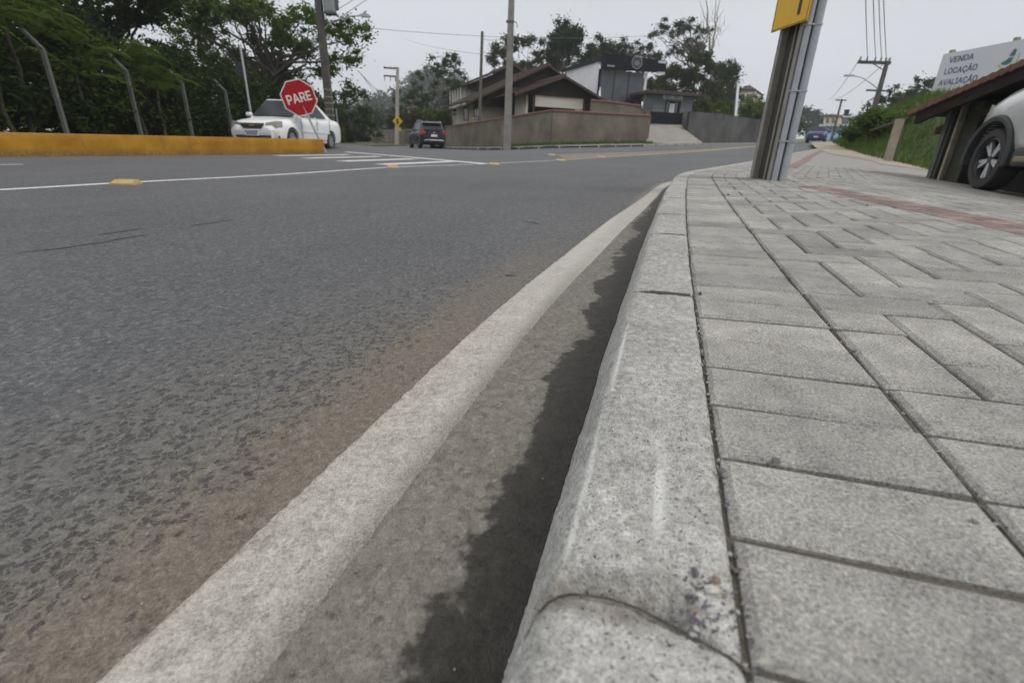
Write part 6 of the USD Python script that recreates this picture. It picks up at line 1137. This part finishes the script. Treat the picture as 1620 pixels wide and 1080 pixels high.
# billboard
zb0 = 20.; bo = at(1467, 166, zb0); eb = np.array([.14, -.99, 0]); eb /= np.linalg.norm(eb); nbb = np.array([-.99, -.14, 0]); ebz = np.array([0, 0, 1.]); bh = at(1490, 92, zb0)[2]-bo[2]
bbd = thing('billboard', 'large white advertising board with dark lettering behind the tiled shelter', 'billboard', np.array([bo[0], bo[1], float(G(bo[0], bo[1]))]))
def bp_(g, o=0.): v, f = arr(g); return bo+v[:, :1]*eb+v[:, 1:2]*ebz+(v[:, 2:]+o)*nbb, f
board = part(bbd, 'board', bp_(box(0, 7.5, 0, bh, -.06, 0)), 'billboard_white', world=True)
for x in (.15, 2.5, 5.0, 7.2): part(bbd, 'post', bp_(box(x, x+.14, -3.5, bh+.12, -.22, -.07)), 'post_weathered', world=True)
for k, (tx, xx, yy, w_) in enumerate((('VENDA', .34, .80, .98), ('LOCAÇÃO', .28, .585, 1.30), ('AVALIAÇÃO', .20, .37, 1.55))):
    tm = meshkit.text_mesh(tx, .20, .006, True); tm.apply_scale([w_/tm.extents[0], 1, 1]); part(board, 'lettering', bp_(mov(tm, (xx, yy*bh, .002))), 'print_navy', world=True)
cc = np.array([2.65, .70*bh, .002]); a = np.linspace(-2.6, .5, 24)
part(board, 'logo_swoosh', bp_(mov(grid(np.array([[(r_*math.cos(t), r_*math.sin(t)*.95, .006) for t in a] for r_ in (.30, .345)])[::-1]), cc)), 'print_gold', world=True)
part(board, 'logo_mark', bp_(mov(cat([trimesh.creation.extrude_polygon(sg.Polygon([(-.22, -.12), (-.02, -.02), (.05, .12), (.0, .02), (.16, .02), (.13, -.14), (-.02, -.2), (-.14, -.18)]), .006), trimesh.creation.extrude_polygon(sg.Polygon([(-.01, .10), (.09, .30), (.18, .26), (.17, .06), (.06, .06)]), .006)]), cc)), 'print_green', world=True)
rng = np.random.default_rng(9)
for r_, n_, x0, y0, h_ in ((0, 12, 2.05, .36, .10), (1, 10, 2.15, .25, .09)):
    part(board, 'small_print', bp_(mov(cat([box(i*.10, i*.10+.06+.02*rng.random(), 0, h_*(.7+.3*rng.random()), 0, .005) for i in range(n_)]), (x0, y0*bh, .002))), 'print_pale', world=True)
part(board, 'print_band', bp_(mov(hull([(0, 0, 0), (7.5, 0, 0), (7.5, .28, 0), (.02, .28, 0), (0, 0, .003), (7.5, 0, .003), (7.5, .28, .003), (.02, .28, .003)]), (0, .0, .001))), 'print_cream', world=True)
for k, (y_, h_, mt) in enumerate(((.19, .035, 'print_green'), (.11, .03, 'print_green'), (.05, .05, 'print_rust'))): part(board, 'print_stripe', bp_(mov(box(.1, 4.2, y_, y_+h_, 0, .003), (0, 0, .0042))), mt, world=True)
part(board, 'small_mark', bp_(mov(cat([box(3.75+i*.13, 3.83+i*.13, .50*bh-.05*(i % 2), .56*bh, 0, .005) for i in range(5)]), (0, 0, .002))), 'print_green', world=True)
# right utility pole with crossarms, lamp and the cables overhead
b = gz(1364, 34); th = thing('utility_pole', 'dark utility pole with wide crossarm and street lamp rising behind the grass bank', 'utility pole', b); tp = np.array([0, 0, zpx(b[0], b[1], 97)])
part(th, 'pole', hull([(x*r_+o[0], y*r_+o[1], o[2]) for o, r_ in ((np.zeros(3)-[0, 0, .5], .16), (np.array([0., 0, tp[2]-b[2]]), .09)) for x in (-1, 1) for y in (-1, 1)]), 'pole_dark')
ct = np.array([0, 0, tp[2]-b[2]-.08]); cu = np.array([RIGHT[0], RIGHT[1], 0])
ar = part(th, 'crossarm', slab([ct+cu*.35+[0, .18, .09], ct-cu*1.85+[0, .18, .09], ct-cu*1.85+[0, .18, -.09], ct+cu*.35+[0, .18, -.09]], .14), 'wood_dark')
ins = []
for u in (-1.75, -1.3, -.75, -.35, -.02, .25): p0 = ct+cu*u+[0, .18, .09]; ins.append(p0+[0, 0, .22]); part(ar, 'insulator', cyl(p0, p0+[0, 0, .24], .055, .04), 'steel_dark')
part(ar, 'brace', cyl(ct+cu*.0-[0, 0, .5], ct-cu*.9+[0, .1, -.06], .03), 'steel_dark')
c2_ = np.array([0, 0, zpx(b[0], b[1], 143)-b[2]]); part(th, 'crossarm', slab([c2_+cu*.75+[0, .2, .05], c2_-cu*.75+[0, .2, .05], c2_-cu*.75+[0, .2, -.05], c2_+cu*.75+[0, .2, -.05]], .1), 'wood_dark')
lp_ = [c2_+[0, 0, .0], c2_-cu*.6+[0, 0, .35], c2_-cu*1.4+[0, 0, .72], c2_-cu*2.0+[0, 0, .80]]; part(th, 'lamp_arm', tube(lp_, .035, 7), 'galvanized', True); part(th, 'lamp_head', slab([lp_[-1]-cu*.65+[0, -.1, 0], lp_[-1]+[0, -.1, .02], lp_[-1]+[0, .1, .02], lp_[-1]-cu*.65+[0, .1, 0]], .10), 'galvanized')
for k, i in enumerate((1, 2, 3, 4)):
    a_ = b+ins[i]; strand('power_cable', a_, at(1368+k*6, -900, 5.5), .25, .022, ['leftmost of the pale cables rising from the wide crossarm overhead', 'second from left of the pale cables rising overhead', 'third from left of the pale cables rising overhead', 'rightmost of the pale cables rising from the wide crossarm overhead'][k], 'cable', 'wire_pale', 30, 'cables overhead on the right')
for k, i in enumerate((0, 5)): strand('power_cable', b+ins[i], at(1310+k*6, 158, 75), .6, .022, ['left cable sagging to the distant pole', 'right cable sagging to the distant pole'][k], 'cable', 'wire', 20, 'cables to the distant pole')
b = gz(1311, 75); th = thing('utility_pole', 'small distant utility pole over the beige house down the road', 'utility pole', b); tp = at(1315, 160, 75); part(th, 'pole', cyl((0, 0, -.5), (0, 0, tp[2]-b[2]), .2, .13), 'pole_dark'); part(th, 'crossarm', box(-.9, .7, -.08, .08, tp[2]-b[2]-.25, tp[2]-b[2]-.08), 'wood_dark')
# far buildings down the road
def far_house(name, label, px0, px1, pyt, pyb, zc, wallm, roofm, roof_py, dep=7., wins=(), flat=False):
    b = gz((px0+px1)/2, zc); th = thing(name, label, 'building', b); dv = np.array([.55, .83, 0])*dep
    c = [at(px, py, zc)-b for px in (px0, px1) for py in (pyt, pyb+14)]; part(th, 'wall', hull(c+[q+dv for q in c]), wallm)
    ov = 1.5; r = [at(px0-ov, pyt, zc-.3)-b, at(px1+ov, pyt, zc-.3)-b]; r += [q+dv*1.05 for q in r]
    if flat: part(th, 'roof', hull([q+[0, 0, o] for q in r for o in (.01, abs(pyt-roof_py)*zc/750)]), roofm)
    else: m0 = (r[0]+r[1])/2+[0, 0, abs(pyt-roof_py)*zc/750]; part(th, 'roof', hull([q+[0, 0, o] for q in r for o in (.01, .15)]+[m0+[-.1, 0, 0]+dv*.25, m0+dv*.8]), roofm)
    for x0, x1, y0, y1 in wins: part(th, 'window', hull([at(px, py, zc-o)-b for px in (x0, x1) for py in (y0, y1) for o in (.15, -.1)]), 'pane_dark')
    return th
far_house('blue_shop', 'blue building with a white canopy at the bend of the road', 1297, 1346, 200, 212, 82, 'blue_wall', 'roof_metal', 197, 8, [(1306, 1316, 203, 209), (1322, 1334, 203, 209)], True)
far_house('beige_house', 'beige house with brown roof above the blue building', 1303, 1330, 184, 200, 92, 'house_beige', 'roof_tile', 179.5, 8, [(1308, 1312, 187, 194), (1317, 1321, 187, 194)])
w_ = far_house('grey_house', 'grey house with a pale flat roof and dark water tank at the bend', 1329, 1355, 186, 200, 96, 'plaster_grey', 'roof_metal', 183.5, 8, [(1334, 1340, 189, 195), (1345, 1350, 189, 195)], True)
tk = at(1338.5, 181, 97); single('water_tank', mov(cat([cyl((0, 0, -1.0), (0, 0, .55), .48, .42, 18), cyl((0, 0, .55), (0, 0, .85), .5, .48, 18)]), tk), 'plaster_dark', 'dark water tank standing on the pale flat roof at the bend', 'water tank')
far_house('hill_house', 'pale two storey house with small brown roof right of the white pole', 1169, 1194, 143, 168, 74, 'plaster_cream', 'roof_tile', 133.5, 7, [(1173, 1178, 149, 156), (1183, 1190, 149, 156)])
far_house('skyline_house', 'greyish house on the right skyline peeping out of dark trees', 1444, 1460, 147, 156, 60, 'plaster_grey', 'roof_metal', 143, 5)
bsd = at(1497, 186, 30); single('banner', slab([at(1472, 190, 30), at(1492, 182, 30), at(1494, 186, 30), at(1474, 191, 30)], .05), 'plaster_white', 'small pale sloping sheet seen under the shelter roof', 'awning')
far_house('shed', 'small grey shed seen under the shelter roof', 1462, 1482, 199, 206, 26, 'plaster_grey', 'roof_grey', 197, 3, (), True)

# ------------------------------------------------------------------ loose stones and litter
rng = np.random.default_rng(77)
def pebble(r_, seed):
    rg = np.random.default_rng(seed); q = rg.normal(size=(11 if r_ < .004 else 18, 3)); q /= np.linalg.norm(q, axis=1, keepdims=True); q *= rg.uniform(.75, 1.05, (len(q), 1))*r_*rg.uniform(.65, 1.1, 3)*np.array([1, 1, .75])
    h_ = trimesh.Trimesh(q).convex_hull; return np.array(h_.vertices), np.array(h_.faces)
def top_at(s, t): x, y = KP(s, t); return np.array([float(x), float(y), float(G(x, y))+WALK])
for k, (px, py, r_, mt, lab) in enumerate(((1229, 728, .0075, 'pebble_b', 'dark grey pebble lying in the joint between two near pavers'), (1254, 733, .004, 'pebble_d', 'tiny pale pebble right of the dark pebble in the paver joint'), (1126, 932, .0075, 'pebble_d', 'pale chip lying among the gravel on the broken kerb corner'), (1133, 915, .006, 'pebble_c', 'orange-brown chip on the broken kerb corner'), (1102, 905, .006, 'pebble_b', 'dark round pebble on the kerb above the broken corner'), (1142, 745, .008, 'pebble_b', 'grey pebble in the gap between kerb and pavers'), (1545, 822, .006, 'pebble_a', 'grey pebble in the long joint at the right'), (1352, 555, .007, 'pebble_b', 'dark pebble in the joint in the middle of the walk'), (1108, 464, .010, 'pebble_b', 'dark stone in the kerb gap by the second kerb joint'), (1152, 308, .014, 'pebble_b', 'small dark stone on the pavers near the big pole'), (1372, 325, .014, 'pebble_b', 'dark speck of stone beside the red strip'))):
    p = gp(px, py, WALK+.002); single('pebble', mov(pebble(r_*.72, k+1), p), mt, lab, 'pebble', 35, 'loose pebbles on the walk')
gr_ = []
for k in range(1150):
    kind = rng.random()
    if kind < .62: s, t = rng.normal(.003, .0045), (.15+rng.random()**1.4*2.6 if rng.random() < .5 else rng.normal(.85, .25))
    elif kind < .74: s, t = -.022+rng.normal()*.008, .248+rng.normal()*.014
    else: s, t = .2035+rng.normal()*.004, rng.random()*2.2
    p = top_at(s, t); p[2] += -.004 if kind < .62 or kind > .74 else -.001; gr_.append((rng.choice(4, p=[.3, .32, .28, .10]), mov(pebble(rng.uniform(.0008, .0030), k), p)))
for k, m_ in enumerate(('pebble_a', 'pebble_b', 'pebble_b', 'pebble_c')):
    g = [x for i, x in gr_ if i == k]; struct('loose_gravel', cat(g), m_, kind='stuff')
rd = []
for k in range(170): 
    s, t = -KW-abs(rng.normal())*.8-.02, .1+rng.random()**1.5*5; x, y = KP(s, t); rd.append(mov(pebble(rng.uniform(.0009, .0022)*(1+t*.3), 1000+k), (float(x), float(y), float(G(x, y))+.001)))
struct('road_grit', cat(rd), 'pebble_a', kind='stuff')

# ------------------------------------------------------------------ the hazy air
mat('haze', {'v': ('principled_volume', {'color': (.90, .93, .97), 'density': .0007, 'anisotropy': .35})}, [], surface=None, volume='v.volume')
struct('haze', trimesh.creation.box(bounds=[[-915, -315, -2.2], [915, 1215, 46.]]), 'haze', kind='stuff')
